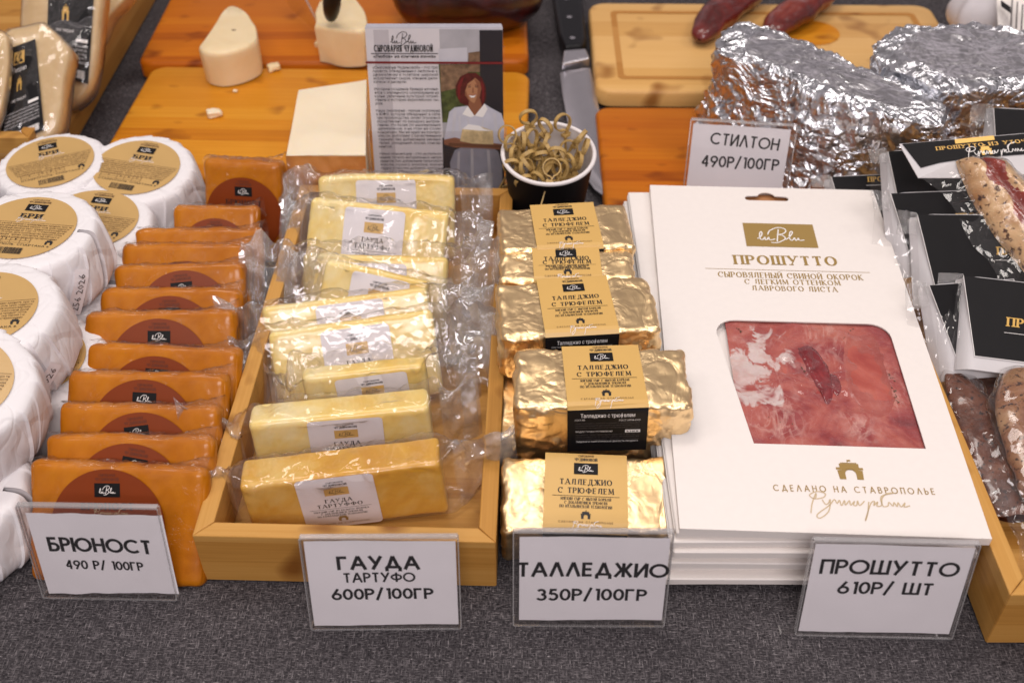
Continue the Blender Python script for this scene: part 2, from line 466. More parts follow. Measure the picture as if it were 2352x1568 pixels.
# ------------------------------------------------------------------ mesh builder
class MB:
    def __init__(s):
        s.v, s.f, s.mi, s.mats = [], [], [], []
        s.T = lambda u, v, n: Vector((u, -n, v))        # a drawing plane: u right, v up, n out of it
        s.lift = 0.0

    def slot(s, m):
        if m not in s.mats:
            s.mats.append(m)
        return s.mats.index(m)

    def add(s, verts, faces, m):
        k, i = len(s.v), s.slot(m)
        s.v += [Vector(q) for q in verts]
        s.f += [tuple(a + k for a in f) for f in faces]
        s.mi += [i] * len(faces)

    def box(s, a, b, m):
        x0, y0, z0 = a
        x1, y1, z1 = b
        s.add([(x0, y0, z0), (x1, y0, z0), (x1, y1, z0), (x0, y1, z0), (x0, y0, z1), (x1, y0, z1), (x1, y1, z1), (x0, y1, z1)],
              [(3, 2, 1, 0), (4, 5, 6, 7), (0, 1, 5, 4), (1, 2, 6, 5), (2, 3, 7, 6), (3, 0, 4, 7)], m)

    def hexa(s, bot, top, m):
        s.add(list(bot) + list(top), [(3, 2, 1, 0), (4, 5, 6, 7), (0, 1, 5, 4), (1, 2, 6, 5), (2, 3, 7, 6), (3, 0, 4, 7)], m)

    def prism(s, pts, z0, z1, m):
        n = len(pts)
        s.add([(x, y, z0) for x, y in pts] + [(x, y, z1) for x, y in pts],
              [tuple(range(n))[::-1], tuple(range(n, 2 * n))] + [(i, (i + 1) % n, n + (i + 1) % n, n + i) for i in range(n)], m)

    def grid(s, fn, nu, nv, m, cu=False, cv=False, pick=None):
        k = len(s.v)
        a, b = nu + (0 if cu else 1), nv + (0 if cv else 1)
        for i in range(a):
            for j in range(b):
                s.v.append(Vector(fn(i / nu, j / nv)))
        for i in range(nu):
            for j in range(nv):
                q = [(i, j), ((i + 1) % a if cu else i + 1, j), ((i + 1) % a if cu else i + 1, (j + 1) % b if cv else j + 1), (i, (j + 1) % b if cv else j + 1)]
                s.f.append(tuple(k + x * b + y for x, y in q))
                s.mi.append(s.slot(pick(i / nu, j / nv) if pick else m))

    # drawing in the plane T -------------------------------------------------
    def poly(s, pts, n, m):
        s.add([s.T(u, v, n) for u, v in pts], [tuple(range(len(pts)))], m)

    def rect(s, u0, v0, u1, v1, n, m):
        s.poly([(u0, v0), (u1, v0), (u1, v1), (u0, v1)], n, m)

    def rrect(s, u0, v0, u1, v1, r, n, m):
        s.poly(rr(u0, v0, u1, v1, r), n, m)

    def strip(s, pts, hw, n, m):
        k = len(pts)
        vs_ = []
        for i in range(k):
            a, b = pts[max(0, i - 1)], pts[min(k - 1, i + 1)]
            d = Vector((b[0] - a[0], b[1] - a[1]))
            d = d.normalized() if d.length > 1e-9 else Vector((1, 0))
            w = hw[i] if isinstance(hw, list) else hw
            vs_ += [s.T(pts[i][0] - d.y * w, pts[i][1] + d.x * w, n), s.T(pts[i][0] + d.y * w, pts[i][1] - d.x * w, n)]
        s.add(vs_, [(2 * i + 1, 2 * i + 3, 2 * i + 2, 2 * i) for i in range(k - 1)], m)

    def build(s, name, parent=None, smooth=False, angle=None):
        me = bpy.data.meshes.new(name)
        me.from_pydata(s.v, [], s.f)
        for m in s.mats:
            me.materials.append(m)
        me.polygons.foreach_set('material_index', s.mi)
        if smooth:
            me.polygons.foreach_set('use_smooth', [True] * len(me.polygons))
            if angle:
                me.update()
                me.set_sharp_from_angle(angle=RAD(angle))
        me.update()
        o = bpy.data.objects.new(name, me)
        C.objects.link(o)
        if parent:
            o.parent = parent
        return o


def rr(u0, v0, u1, v1, r, k=5):
    out = []
    for cx, cy, a in ((u1 - r, v1 - r, 0), (u0 + r, v1 - r, 90), (u0 + r, v0 + r, 180), (u1 - r, v0 + r, 270)):
        for i in range(k + 1):
            t = RAD(a + 90 * i / k)
            out.append((cx + r * math.cos(t), cy + r * math.sin(t)))
    return out


def catmull(pts, k=5):
    out = []
    q = [pts[0]] + list(pts) + [pts[-1]]
    for i in range(1, len(q) - 2):
        p0, p1, p2, p3 = q[i - 1], q[i], q[i + 1], q[i + 2]
        for j in range(k):
            t = j / k
            out.append(tuple(0.5 * (2 * p1[a] + (p2[a] - p0[a]) * t + (2 * p0[a] - 5 * p1[a] + 4 * p2[a] - p3[a]) * t * t + (3 * p1[a] - p0[a] - 3 * p2[a] + p3[a]) * t ** 3) for a in range(len(p1))))
    out.append(tuple(pts[-1]))
    return out


# ------------------------------------------------------------------ lettering: a stroke alphabet, geometric or with serifs
def Ln(*a):
    return ('L', [(a[i], a[i + 1]) for i in range(0, len(a), 2)])


def Ar(cx, cy, rx, ry, a0, a1):
    k = max(6, int(abs(a1 - a0) / 15))
    return ('A', [(cx + rx * math.cos(RAD(a0 + (a1 - a0) * i / k)), cy + ry * math.sin(RAD(a0 + (a1 - a0) * i / k))) for i in range(k + 1)])


def bowl(cy, ry, x1, rx):
    return [Ln(0, cy + ry, x1, cy + ry), Ar(x1, cy, rx, ry, 90, -90), Ln(x1, cy - ry, 0, cy - ry)]


ST = Ln(0, 0, 0, 1)
GL = {
    'А': (.80, [Ln(0, 0, .4, 1), Ln(.4, 1, .8, 0), Ln(.15, .33, .65, .33)]),
    'Б': (.54, [ST, Ln(0, 1, .48, 1)] + bowl(.28, .28, .26, .28)),
    'В': (.54, [ST] + bowl(.77, .23, .24, .23) + bowl(.27, .27, .27, .27)),
    'Г': (.48, [ST, Ln(0, 1, .48, 1)]),
    'Д': (.84, [Ln(.14, .10, .42, 1), Ln(.42, 1, .70, .10), Ln(0, .10, .84, .10), Ln(.04, .1, .04, -.14), Ln(.80, .1, .80, -.14)]),
    'Е': (.48, [ST, Ln(0, 1, .48, 1), Ln(0, .52, .44, .52), Ln(0, 0, .48, 0)]),
    'Ж': (.94, [Ln(.47, 0, .47, 1), Ln(.03, 1, .36, .52), Ln(.36, .52, 0, 0), Ln(.91, 1, .58, .52), Ln(.58, .52, .94, 0), Ln(.36, .52, .58, .52)]),
    'З': (.52, [Ar(.25, .76, .22, .24, 155, -90), Ar(.25, .27, .27, .27, 90, -155)]),
    'И': (.60, [ST, Ln(0, 0, .6, 1), Ln(.6, 0, .6, 1)]),
    'К': (.56, [ST, Ln(.02, .48, .5, 1), Ln(.14, .58, .56, 0)]),
    'Л': (.70, [Ln(0, 0, .35, 1), Ln(.35, 1, .70, 0)]),
    'М': (.80, [Ln(0, 0, .06, 1), Ln(.06, 1, .4, .1), Ln(.4, .1, .74, 1), Ln(.74, 1, .8, 0)]),
    'Н': (.60, [ST, Ln(.6, 0, .6, 1), Ln(0, .53, .6, .53)]),
    'О': (.96, [Ar(.48, .5, .48, .5, 0, 360)]),
    'П': (.60, [ST, Ln(.6, 0, .6, 1), Ln(0, 1, .6, 1)]),
    'Р': (.50, [ST] + bowl(.74, .26, .24, .26)),
    'С': (.84, [Ar(.48, .5, .48, .5, 45, 315)]),
    'Т': (.58, [Ln(.29, 0, .29, 1), Ln(0, 1, .58, 1)]),
    'У': (.68, [Ln(0, 1, .36, .40), Ln(.68, 1, .16, 0)]),
    'Ф': (.88, [Ln(.44, 0, .44, 1), Ar(.44, .52, .44, .30, 0, 360)]),
    'Х': (.66, [Ln(0, 0, .64, 1), Ln(0.02, 1, .66, 0)]),
    'Ц': (.64, [ST, Ln(.56, 0, .56, 1), Ln(0, 0, .64, 0), Ln(.64, 0, .64, -.2)]),
    'Ч': (.52, [Ln(.52, 0, .52, 1), ('A', [(0, 1), (0, .7), (.08, .5), (.25, .44), (.52, .46)])]),
    'Ш': (.88, [ST, Ln(.44, 0, .44, 1), Ln(.88, 0, .88, 1), Ln(0, 0, .88, 0)]),
    'Ы': (.74, [ST] + bowl(.28, .28, .24, .26) + [Ln(.74, 0, .74, 1)]),
    'Ь': (.50, [ST] + bowl(.28, .28, .24, .26)),
    'Э': (.78, [Ar(.32, .5, .46, .5, 140, -140), Ln(.25, .52, .76, .52)]),
    'Ю': (1.14, [ST, Ln(0, .5, .22, .5), Ar(.68, .5, .46, .5, 0, 360)]),
    'Я': (.52, [Ln(.52, 0, .52, 1), Ln(.52, 1, .26, 1), Ar(.26, .74, .24, .26, 90, 270), Ln(.26, .48, .52, .48), Ln(.26, .48, .02, 0)]),
    '0': (.54, [Ar(.27, .5, .27, .5, 0, 360)]), '1': (.24, [Ln(.04, 1, .24, 1), Ln(.24, 0, .24, 1)]),
    '2': (.52, [Ar(.26, .72, .25, .28, 170, -32), Ln(.47, .57, .02, 0), Ln(.0, 0, .52, 0)]),
    '3': (.52, [Ar(.25, .76, .22, .24, 155, -90), Ar(.25, .27, .27, .27, 90, -155)]),
    '4': (.58, [Ln(.42, 1, 0, .26), Ln(0, .26, .58, .26), Ln(.42, 0, .42, 1)]),
    '5': (.52, [Ln(.48, 1, .14, 1), Ln(.14, 1, .07, .54), Ar(.25, .31, .26, .31, 128, -150)]),
    '6': (.56, [Ln(.40, 1, .05, .42), Ar(.28, .29, .28, .29, 0, 360)]),
    '7': (.5, [Ln(0, 1, .5, 1), Ln(.5, 1, .14, 0)]),
    '8': (.54, [Ar(.27, .76, .2, .24, 0, 360), Ar(.27, .27, .27, .27, 0, 360)]),
    '9': (.56, [Ln(.16, 0, .51, .58), Ar(.28, .71, .28, .29, 0, 360)]),
    '/': (.42, [Ln(0, -.08, .42, 1.08)]), ' ': (.26, []), '-': (.3, [Ln(0, .45, .3, .45)]), '.': (.08, [Ln(0, .05, .08, .05)]),
}
GL['Й'] = (.60, GL['И'][1] + [Ar(.3, 1.3, .14, .12, 200, 340)])
GL['Щ'] = (.94, [ST, Ln(.43, 0, .43, 1), Ln(.86, 0, .86, 1), Ln(0, 0, .94, 0), Ln(.94, 0, .94, -.2)])
SER = dict(GL)
SER['Л'] = (.70, [('A', [(0, 0.03), (.1, .08), (.17, .4), (.2, 1)]), Ln(.2, 1, .66, 1), Ln(.62, 0, .62, 1)])
SER['Д'] = (.80, [Ln(.16, .0, .3, 1), Ln(.25, 1, .66, 1), Ln(.62, 0, .62, 1), Ln(0, 0, .8, 0), Ln(.02, 0, .02, -.2), Ln(.78, 0, .78, -.2)])
SER['О'] = (.78, [Ar(.39, .5, .39, .5, 0, 360)])
SER['С'] = (.72, [Ar(.40, .5, .40, .5, 48, 312), Ln(.68, .70, .68, .98)])
SER['Ю'] = (1.06, [ST, Ln(0, .5, .26, .5), Ar(.64, .5, .40, .5, 0, 360)])


def text_len(t, serif, sp):
    G = SER if serif else GL
    return sum(G[c][0] for c in t) + sp * (len(t) - 1)


def write(mb, t, x, y, h, n, m, width=None, w=.16, serif=False, sp=None, ang=0.0, center=True):
    """capital letters h high; width (if given) fixes the length of the line; (x, y) is the middle (or start) of the baseline"""
    t = t.upper()
    sp = sp if sp is not None else (.40 if serif else .22)
    G = SER if serif else GL
    L0 = text_len(t, serif, sp)
    sx = (width / L0) if width else h
    ca, sa = math.cos(ang), math.sin(ang)
    x0 = -L0 * sx / 2 if center else 0
    hw, thin = w / 2, w * (.20 if serif else .5)
    lay = 0

    def put(u, v):
        a, b = x0 + u * sx, v * h
        return (x + a * ca - b * sa, y + a * sa + b * ca)
    cur = 0
    for ch in t:
        adv, strokes = G[ch]
        segs = []
        for kind, pts in strokes:
            hz = kind == 'L' and abs(pts[0][1] - pts[-1][1]) < 1e-6
            q, ws = [], []
            k = len(pts)
            ed = thin if serif else hw
            for i, (a, b) in enumerate(pts):
                end = i in (0, k - 1)
                keep = kind == 'L' and not hz and end and (b in (0, 1) or b < 0 or b > 1)
                q.append((cur + a, b if keep else ed + b * (1 - 2 * ed)))
                p0, p1 = pts[max(0, i - 1)], pts[min(k - 1, i + 1)]
                dx, dy = p1[0] - p0[0], p1[1] - p0[1]
                ll = math.hypot(dx, dy) or 1
                if serif:
                    f = abs(dy) / ll
                    if kind == 'L' and abs(dx) > .05 and dx * dy > 0:
                        f = 0.15
                    ws.append((thin + (hw - thin) * f ** 1.5) * h)
                else:
                    ws.append(hw * h)
            if kind == 'A' and pts[0] == pts[-1]:
                pass
            segs.append((q, ws))
            if serif and kind == 'L':
                for (a, b), (c, d) in ((pts[0], pts[-1]), (pts[-1], pts[0])):
                    if not hz and b in (0, 1):
                        yy = b + (thin if b == 0 else -thin)
                        segs.append(([(cur + a - hw * 1.6 - .03, yy), (cur + a + hw * 1.6 + .03, yy)], [thin * h] * 2))
                    if hz and b == 1 and a not in (0,) or (hz and ch in 'ТГ' and b == 1):
                        if ch in 'ТГЕБ':
                            dd = .2
                            segs.append(([(cur + a, b), (cur + a, b - dd)], [thin * 1.3 * h, thin * .8 * h]))
        for q, ws in segs:
            mb.strip([put(*p) for p in q], ws, n + (lay % 5) * 0.000015, m)
            lay += 1
        cur += adv + sp


_fc = bpy.data.curves.new('lettering', 'FONT')
_fo = bpy.data.objects.new('lettering', _fc)


def fine(mb, t, x, y, size, n, m, width=None, ang=0.0, align='CENTER', embolden=0.0):
    """small print in lower case, cut from the built-in typeface"""
    _fc.body = t
    _fc.size = 1
    _fc.resolution_u = 1
    _fc.align_x = 'LEFT'
    _fc.offset = embolden
    C.objects.link(_fo)
    dg = bpy.context.evaluated_depsgraph_get()
    me = bpy.data.meshes.new_from_object(_fo.evaluated_get(dg))
    C.objects.unlink(_fo)
    if not me.vertices:
        return
    xs = [q.co.x for q in me.vertices]
    x0, x1 = min(xs), max(xs)
    sx = width / (x1 - x0) if width else size
    off = {'CENTER': (x0 + x1) / 2, 'LEFT': x0, 'RIGHT': x1}[align]
    ca, sa = math.cos(ang), math.sin(ang)
    vv = []
    for q in me.vertices:
        a, b = (q.co.x - off) * sx, q.co.y * size
        vv.append(mb.T(x + a * ca - b * sa, y + a * sa + b * ca, n))
    mb.add(vv, [tuple(p.vertices) for p in me.polygons], m)
    bpy.data.meshes.remove(me)


SC1 = [(0, .10), (.06, .13), (.12, .26), (.11, .34), (.07, .27), (.06, .10), (.11, .06), (.17, .15), (.165, .07), (.20, .06), (.25, .15), (.25, .07), (.30, .06), (.38, .09)]
SC2 = [(.49, .43), (.45, .22), (.41, .0)]
SC3 = [(.24, .24), (.30, .38), (.47, .49), (.62, .46), (.64, .36), (.55, .27), (.44, .25), (.55, .22), (.60, .12), (.52, .03), (.40, -.04), (.28, -.03)]
SC4 = [(.60, .08), (.68, .15), (.77, .30), (.77, .37), (.73, .34), (.69, .17), (.70, .08), (.74, .06), (.80, .15), (.80, .08), (.83, .06), (.88, .14), (.88, .08), (.92, .06), (1.0, .08)]
SR1 = [(0, -.3), (.03, .1), (.09, .55), (.07, .3), (.02, .45), (.10, .62), (.18, .55), (.16, .38), (.08, .3)]
SR2 = [(.14, .28), (.16, .1), (.19, .12), (.22, .3), (.18, -.2), (.08, -.5), (.06, -.35), (.2, .05), (.26, .3), (.28, .14), (.31, .28), (.32, .05), (.36, .28), (.36, .08), (.41, .28), (.41, .08), (.46, .26), (.44, .1), (.47, .08), (.49, .28), (.5, .08), (.56, .28)]
SR3 = [(.60, .25), (.56, -.25), (.52, -.55), (.55, -.3), (.62, .2), (.66, .27), (.64, .1), (.69, .26), (.67, .08), (.72, .12), (.74, .4), (.80, .62), (.88, .66), (.74, .5), (.73, .1), (.78, .1), (.80, .26), (.83, .1), (.85, .26), (.87, .08), (.89, .26), (.91, .08), (.96, .26), (.94, .08), (1.0, .14)]


def script_logo(mb, x, y, w, n, m, th=.014):
    for i, c in enumerate((SC1, SC2, SC3, SC4)):
        mb.strip([(x + (a - .5) * w, y + (b - .2) * w) for a, b in catmull(c, 4)], th * w, n + i * 0.00001, m)


def script_hand(mb, x, y, w, n, m, th=.005, sq=.30):
    for i, c in enumerate((SR1, SR2, SR3)):
        mb.strip([(x + (a - .5) * w, y + b * w * sq) for a, b in catmull(c, 4)], th * w, n + i * 0.00001, m)


def badge(mb, x, y, w, n, box_m, ink_m, th=.018):
    h = w * .54
    mb.rect(x - w / 2, y - h / 2, x + w / 2, y + h / 2, n, box_m)
    script_logo(mb, x, y - .02 * w, w * .66, n + .0001, ink_m, th)


def emblem(mb, x, y, w, n, m):
    """a city gate with an arch and a flag"""
    q = lambda pts: mb.poly([(x + a * w, y + b * w) for a, b in pts], n, m)
    for s_ in (1, -1):
        arch = [(s_ * .20 * math.cos(RAD(t)), .26 + .2 * math.sin(RAD(t))) for t in range(0, 91, 15)]
        q([(s_ * .44, 0), (s_ * .47, .43), (s_ * .0, .50)] + arch[::-1] + [(s_ * .20, 0)])
    q([(-.5, .46), (.5, .46), (.5, .57), (.36, .57), (.36, .76), (-.36, .76), (-.36, .57), (-.5, .57)])
    q([(-.30, .77), (.30, .77), (.30, .81), (-.30, .81)])
    q([(-.04, .81), (-.02, .81), (-.02, .95), (-.04, .95)])
    q([(-.02, .87), (.10, .88), (.10, .95), (-.02, .95)])


def barcode(mb, x, y, w, h, n, m):
    r = random.Random(5)
    u = x - w / 2
    while u < x + w / 2:
        b = r.choice((.012, .02, .03, .012)) * w
        mb.rect(u, y, u + b, y + h, n, m)
        u += b + r.choice((.012, .018, .03)) * w


LINES = ['сыр мягкий с мытой коркой с добавлением', 'пастеризованное цельное коровье молоко, соль', 'пищевая, бактериальная закваска мезофильная', 'хранить при температуре от 0 до +4 °C', 'срок годности 30 суток, дата производства', 'молокосвертывающий фермент, уплотнитель', 'массовая доля жира в сухом веществе', 'продукт готов к употреблению']


# ------------------------------------------------------------------ things, parts
def tag(o, label, cat, group=None, kind=None):
    o['label'], o['category'] = label, cat
    if group:
        o['group'] = group
    if kind:
        o['kind'] = kind
    return o


def thing(name, label, cat, mw=None, group=None):
    o = bpy.data.objects.new(name, None)
    o.empty_display_size = 0.01
    C.objects.link(o)
    if mw is not None:
        o.matrix_world = mw
    return tag(o, label, cat, group)


def axes(o, x, y, z):
    m = Matrix.Identity(4)
    for i, a in enumerate((x, y, z)):
        m.col[i][:3] = a
    m.col[3][:3] = o
    return m


class Fr:
    """a face standing in the scene: origin on its top (or bottom) edge, x along the edge, z up the face, y into it"""
    def __init__(s, A, B, lean, at='mid'):
        X = (B - A).normalized()
        back = Vector((-X.y, X.x, 0)).normalized()
        up = Vector((0, 0, 1))
        Z = (up * math.cos(RAD(lean)) + back * math.sin(RAD(lean)))
        Z = (Z - X * Z.dot(X)).normalized()
        s.w = (B - A).length
        s.m = axes((A + B) / 2, X, Z.cross(X), Z)
        s.inv = s.m.inverted()

    def loc(s, px, py):
        o, d = s.inv @ EYE, s.inv.to_3x3() @ ray(px, py)
        q = o + d * (-o.y / d.y)
        return (q.x, q.z)


class Flat:
    """a top face: origin in the middle of its back edge, x right, y away, z out of it"""
    def __init__(s, TL, TR, BL, BR):
        X = ((TR - TL).normalized() + (BR - BL).normalized()).normalized()
        Y = (((TL + TR) - (BL + BR)) / 2)
        s.d = Y.length
        Y = (Y - X * Y.dot(X)).normalized()
        s.w = ((TR - TL).length + (BR - BL).length) / 2
        s.m = axes((TL + TR) / 2, X, Y, X.cross(Y))
        s.inv = s.m.inverted()

    def loc(s, px, py):
        o, d = s.inv @ EYE, s.inv.to_3x3() @ ray(px, py)
        q = o + d * (-o.z / d.z)
        return (q.x, q.y)


def fit(mb, fr, t, pl, pr, ptop, n, m, w=.16, serif=False, sp=None):
    """a line of capitals with its baseline between two points of a face"""
    a, b, c = fr.loc(*pl), fr.loc(*pr), fr.loc(*ptop)
    mid = ((a[0] + b[0]) / 2, (a[1] + b[1]) / 2)
    L_ = math.hypot(b[0] - a[0], b[1] - a[1])
    ang = math.atan2(b[1] - a[1], b[0] - a[0])
    h = abs((c[1] - mid[1]) * math.cos(ang) - (c[0] - mid[0]) * math.sin(ang))
    write(mb, t, mid[0], mid[1], h, n, m, L_, w, serif, sp, ang)
    return mid, L_, h


def samples(a, b, r, n):
    """positions from a to b, dense within r of either end"""
    k = 4
    e_ = [a + r * (1 - math.cos(math.pi / 2 * i / k)) for i in range(k)]
    mid = [a + r + (b - a - 2 * r) * i / n for i in range(n + 1)]
    return e_ + mid + [a + b - q for q in e_[::-1]]


def rbox(mb, a, b, r, n, m, disp=None):
    """box with rounded edges from a to b; n = divisions of each side; disp(p, normal) moves a point"""
    lo, hi = Vector(a), Vector(b)
    ax = [samples(lo[i], hi[i], min(r, (hi[i] - lo[i]) * .49), n[i]) for i in range(3)]
    cen = (lo + hi) / 2
    ids = {}
    vs_, fs = [], []

    def vid(i, j, k):
        if (i, j, k) in ids:
            return ids[(i, j, k)]
        p = Vector((ax[0][i], ax[1][j], ax[2][k]))
        q = Vector([min(max(p[t], lo[t] + min(r, (hi[t] - lo[t]) * .49)), hi[t] - min(r, (hi[t] - lo[t]) * .49)) for t in range(3)])
        d = p - q
        nn = d.normalized() if d.length > 1e-9 else (p - cen).normalized()
        p = q + nn * r
        if disp:
            p = disp(p, nn)
        ids[(i, j, k)] = len(vs_)
        vs_.append(p)
        return ids[(i, j, k)]
    I, J, K = [len(t) - 1 for t in ax]
    for i in range(I):
        for j in range(J):
            fs.append((vid(i, j, 0), vid(i, j + 1, 0), vid(i + 1, j + 1, 0), vid(i + 1, j, 0)))
            fs.append((vid(i, j, K), vid(i + 1, j, K), vid(i + 1, j + 1, K), vid(i, j + 1, K)))
    for i in range(I):
        for k in range(K):
            fs.append((vid(i, 0, k), vid(i + 1, 0, k), vid(i + 1, 0, k + 1), vid(i, 0, k + 1)))
            fs.append((vid(i, J, k), vid(i, J, k + 1), vid(i + 1, J, k + 1), vid(i + 1, J, k)))
    for j in range(J):
        for k in range(K):
            fs.append((vid(0, j, k), vid(0, j, k + 1), vid(0, j + 1, k + 1), vid(0, j + 1, k)))
            fs.append((vid(I, j, k), vid(I, j + 1, k), vid(I, j + 1, k + 1), vid(I, j, k + 1)))
    mb.add(vs_, fs, m)


def facets(p, s, seed, amp):
    """height of a crumpled sheet: tilted flats meeting in creases"""
    d, pts = N.voronoi(p * s + Vector((seed, seed * 2.3, seed * 1.7)))
    return (d[1] - d[0]) * amp


def nz(p, s, seed=0.0):
    return N.noise(p * s + Vector((seed, seed * 1.31, -seed * .7)))


def blob(mb, path, rad, m, seg=28, ring=18, disp=None, flat=1.0):
    """a solid swept along a path: rad(t) gives its half width"""
    pts = catmull(path, max(2, seg // max(1, len(path) - 1)))
    n = len(pts) - 1

    def fn(u, v):
        i = min(n, int(round(u * n)))
        c = Vector(pts[i])
        t = (Vector(pts[min(n, i + 1)]) - Vector(pts[max(0, i - 1)])).normalized()
        s_ = t.cross(Vector((0, 0, 1))).normalized()
        up = s_.cross(t)
        a = v * 2 * math.pi
        q = c + (s_ * math.cos(a) + up * math.sin(a) * flat) * rad(i / n)
        return disp(q, (q - c).normalized()) if disp else q
    mb.grid(fn, n, ring, m, cv=True)


# ------------------------------------------------------------------ the table
mb = MB()
mb.grid(lambda u, v: (-1.2 + 2.4 * u, 0.12 + 1.9 * v, 0.0006 * nz(Vector((u, v, 0)), 7) * (1 if v < .9 else 0) - .0006), 120, 90, M['cloth'])
tb = mb.build('tablecloth', smooth=True)
tb['kind'] = 'structure'


# ------------------------------------------------------------------ boards
def board(name, label, corners, z, t, r, m, tilt=0.0, groove=False, group='wooden serving boards'):
    TL, TR, BR, BL = [P(x, y, z) for x, y in corners]
    X = (BR - BL).normalized()
    Y = Vector((-X.y, X.x, 0))
    w, d = (BR - BL).length, ((TL - BL).dot(Y) + (TR - BR).dot(Y)) / 2
    mw = axes(Vector((BL.x, BL.y, 0)), X, Y, Vector((0, 0, 1)))
    b_ = MB()
    out = rr(0, 0, w, d, r, 8)
    e_ = .0035
    n = len(out)
    cx, cy = w / 2, d / 2
    ins = lambda k: [(x + (k if x < cx else -k), y + (k if y < cy else -k)) for x, y in out]
    rings = [(ins(e_), z - t), (out, z - t + e_), (out, z - e_), (ins(e_ * .35), z - e_ * .35), (ins(e_), z)]
    vs_, fs = [], []
    for q, zz in rings:
        vs_ += [(x, y, zz) for x, y in q]
    for k_ in range(len(rings) - 1):
        for i in range(n):
            fs.append((k_ * n + i, k_ * n + (i + 1) % n, (k_ + 1) * n + (i + 1) % n, (k_ + 1) * n + i))
    fs.append(tuple(range(n))[::-1])
    fs.append(tuple(range((len(rings) - 1) * n, len(rings) * n)))
    b_.add(vs_, fs, m)
    o = b_.build(name, smooth=True, angle=40)
    if groove:
        root = thing(name, label, 'cutting board', mw, group)
        o.name = 'board_slab'
        o.parent = root
        g = MB()
        lo, hi = rr(.022, .022, w - .022, d - .022, .006), rr(.028, .028, w - .028, d - .028, .004)
        k_ = len(lo)
        g.add([(x, y, z + .0004) for x, y in lo] + [(x, y, z + .0004) for x, y in hi], [(i, (i + 1) % k_, k_ + (i + 1) % k_, k_ + i) for i in range(k_)], M['rind_line'])
        g.build('juice_groove', root)
        return root
    o.matrix_world = mw
    return tag(o, label, 'cutting board', group)


M['rind_line'] = make_bamboo('groove_bamboo', (0.42, 0.18, 0.04), (0.50, 0.23, 0.055), (0.56, 0.28, 0.08), rough=0.5)
board('cutting_board', 'dark orange wooden board at the back, carrying the half round of cheese', [(395, -60), (1215, -60), (1215, 140), (313, 146)], .022, .02, .014, M['board'])
board('cutting_board', 'amber wooden board with scattered cheese crumbs, behind the brown cheese row', [(342, 155), (1208, 158), (1206, 420), (205, 402)], .021, .019, .014, M['board2'])
board('cutting_board', 'pale wooden board with a groove, under two dried dark red meats', [(1373, 4), (2215, 12), (2260, 215), (1369, 208)], .024, .02, .016, M['board3'], groove=True)
board('cutting_board', 'orange wooden board under the foil wedges and the СТИЛТОН sign', [(1386, 243), (2330, 248), (2470, 505), (1392, 500)], .018, .016, .012, M['board'])


# ------------------------------------------------------------------ trays
def tray(name, label, A, X, w, d, h, t, floor_t=.008):
    """A = front left outer corner on the table; X = direction of the front wall"""
    X = X.normalized()
    mw = axes(A, X, Vector((-X.y, X.x, 0)), Vector((0, 0, 1)))
    root = thing(name, label, 'tray', mw, 'bamboo display trays')
    g = .0002
    walls = [(((0, 0), (w, 0), (w - t, t), (t, t)), 'tray'), (((w, d), (0, d), (t, d - t), (w - t, d - t)), 'tray'),
             (((0, d), (0, 0), (t, t), (t, d - t)), 'tray_y'), (((w, 0), (w, d), (w - t, d - t), (w - t, t)), 'tray_y')]
    for q, mk in walls:
        b_ = MB()
        cx = sum(p[0] for p in q) / 4
        cy = sum(p[1] for p in q) / 4
        s_ = [(x + (g if x < cx else -g), y + (g if y < cy else -g)) for x, y in q]
        b_.hexa([(x, y, 0.0006) for x, y in s_], [(x, y, h) for x, y in s_], M[mk])
        o = b_.build('side_wall', root)
        bv = o.modifiers.new('soft edge', 'BEVEL')
        bv.width, bv.segments = .0008, 2
    b_ = MB()
    b_.box((t, t, .002), (w - t, d - t, floor_t), M['tray'])
    b_.build('tray_floor', root)
    return root


A, B = P(472, 1333, 0), P(1142, 1333, 0)
A2, B2 = P(640, 440, .042), P(1122, 440, .042)
gx = Vector((B.y - B2.y, 0, 0))
yaw = -RAD(1.6)
TX = Vector((math.cos(yaw), math.sin(yaw), 0))
tray('display_tray', 'bamboo tray holding bagged yellow cheeses, behind the ГАУДА price sign', A, TX, (B - A).length, .352, .042, .0105)
A = P(2262, 1478, 0)
tray('display_tray', 'bamboo tray cut off at the right, holding black-carded meat packs', A, Vector((1, 0.0, 0)), .26, .40, .046, .0115)
# the tray at the far left: its right wall runs away from the camera
X = Vector((1, 0, 0))
tray('display_tray', 'bamboo tray at the upper left, holding black-labelled cheese wedges', Vector((-.700, .784, 0)), X, .30, .48, .055, .011)


# ------------------------------------------------------------------ price signs
def acrylic_box(mb_, a, b):
    mb_.box(a, b, M['acrylic'])


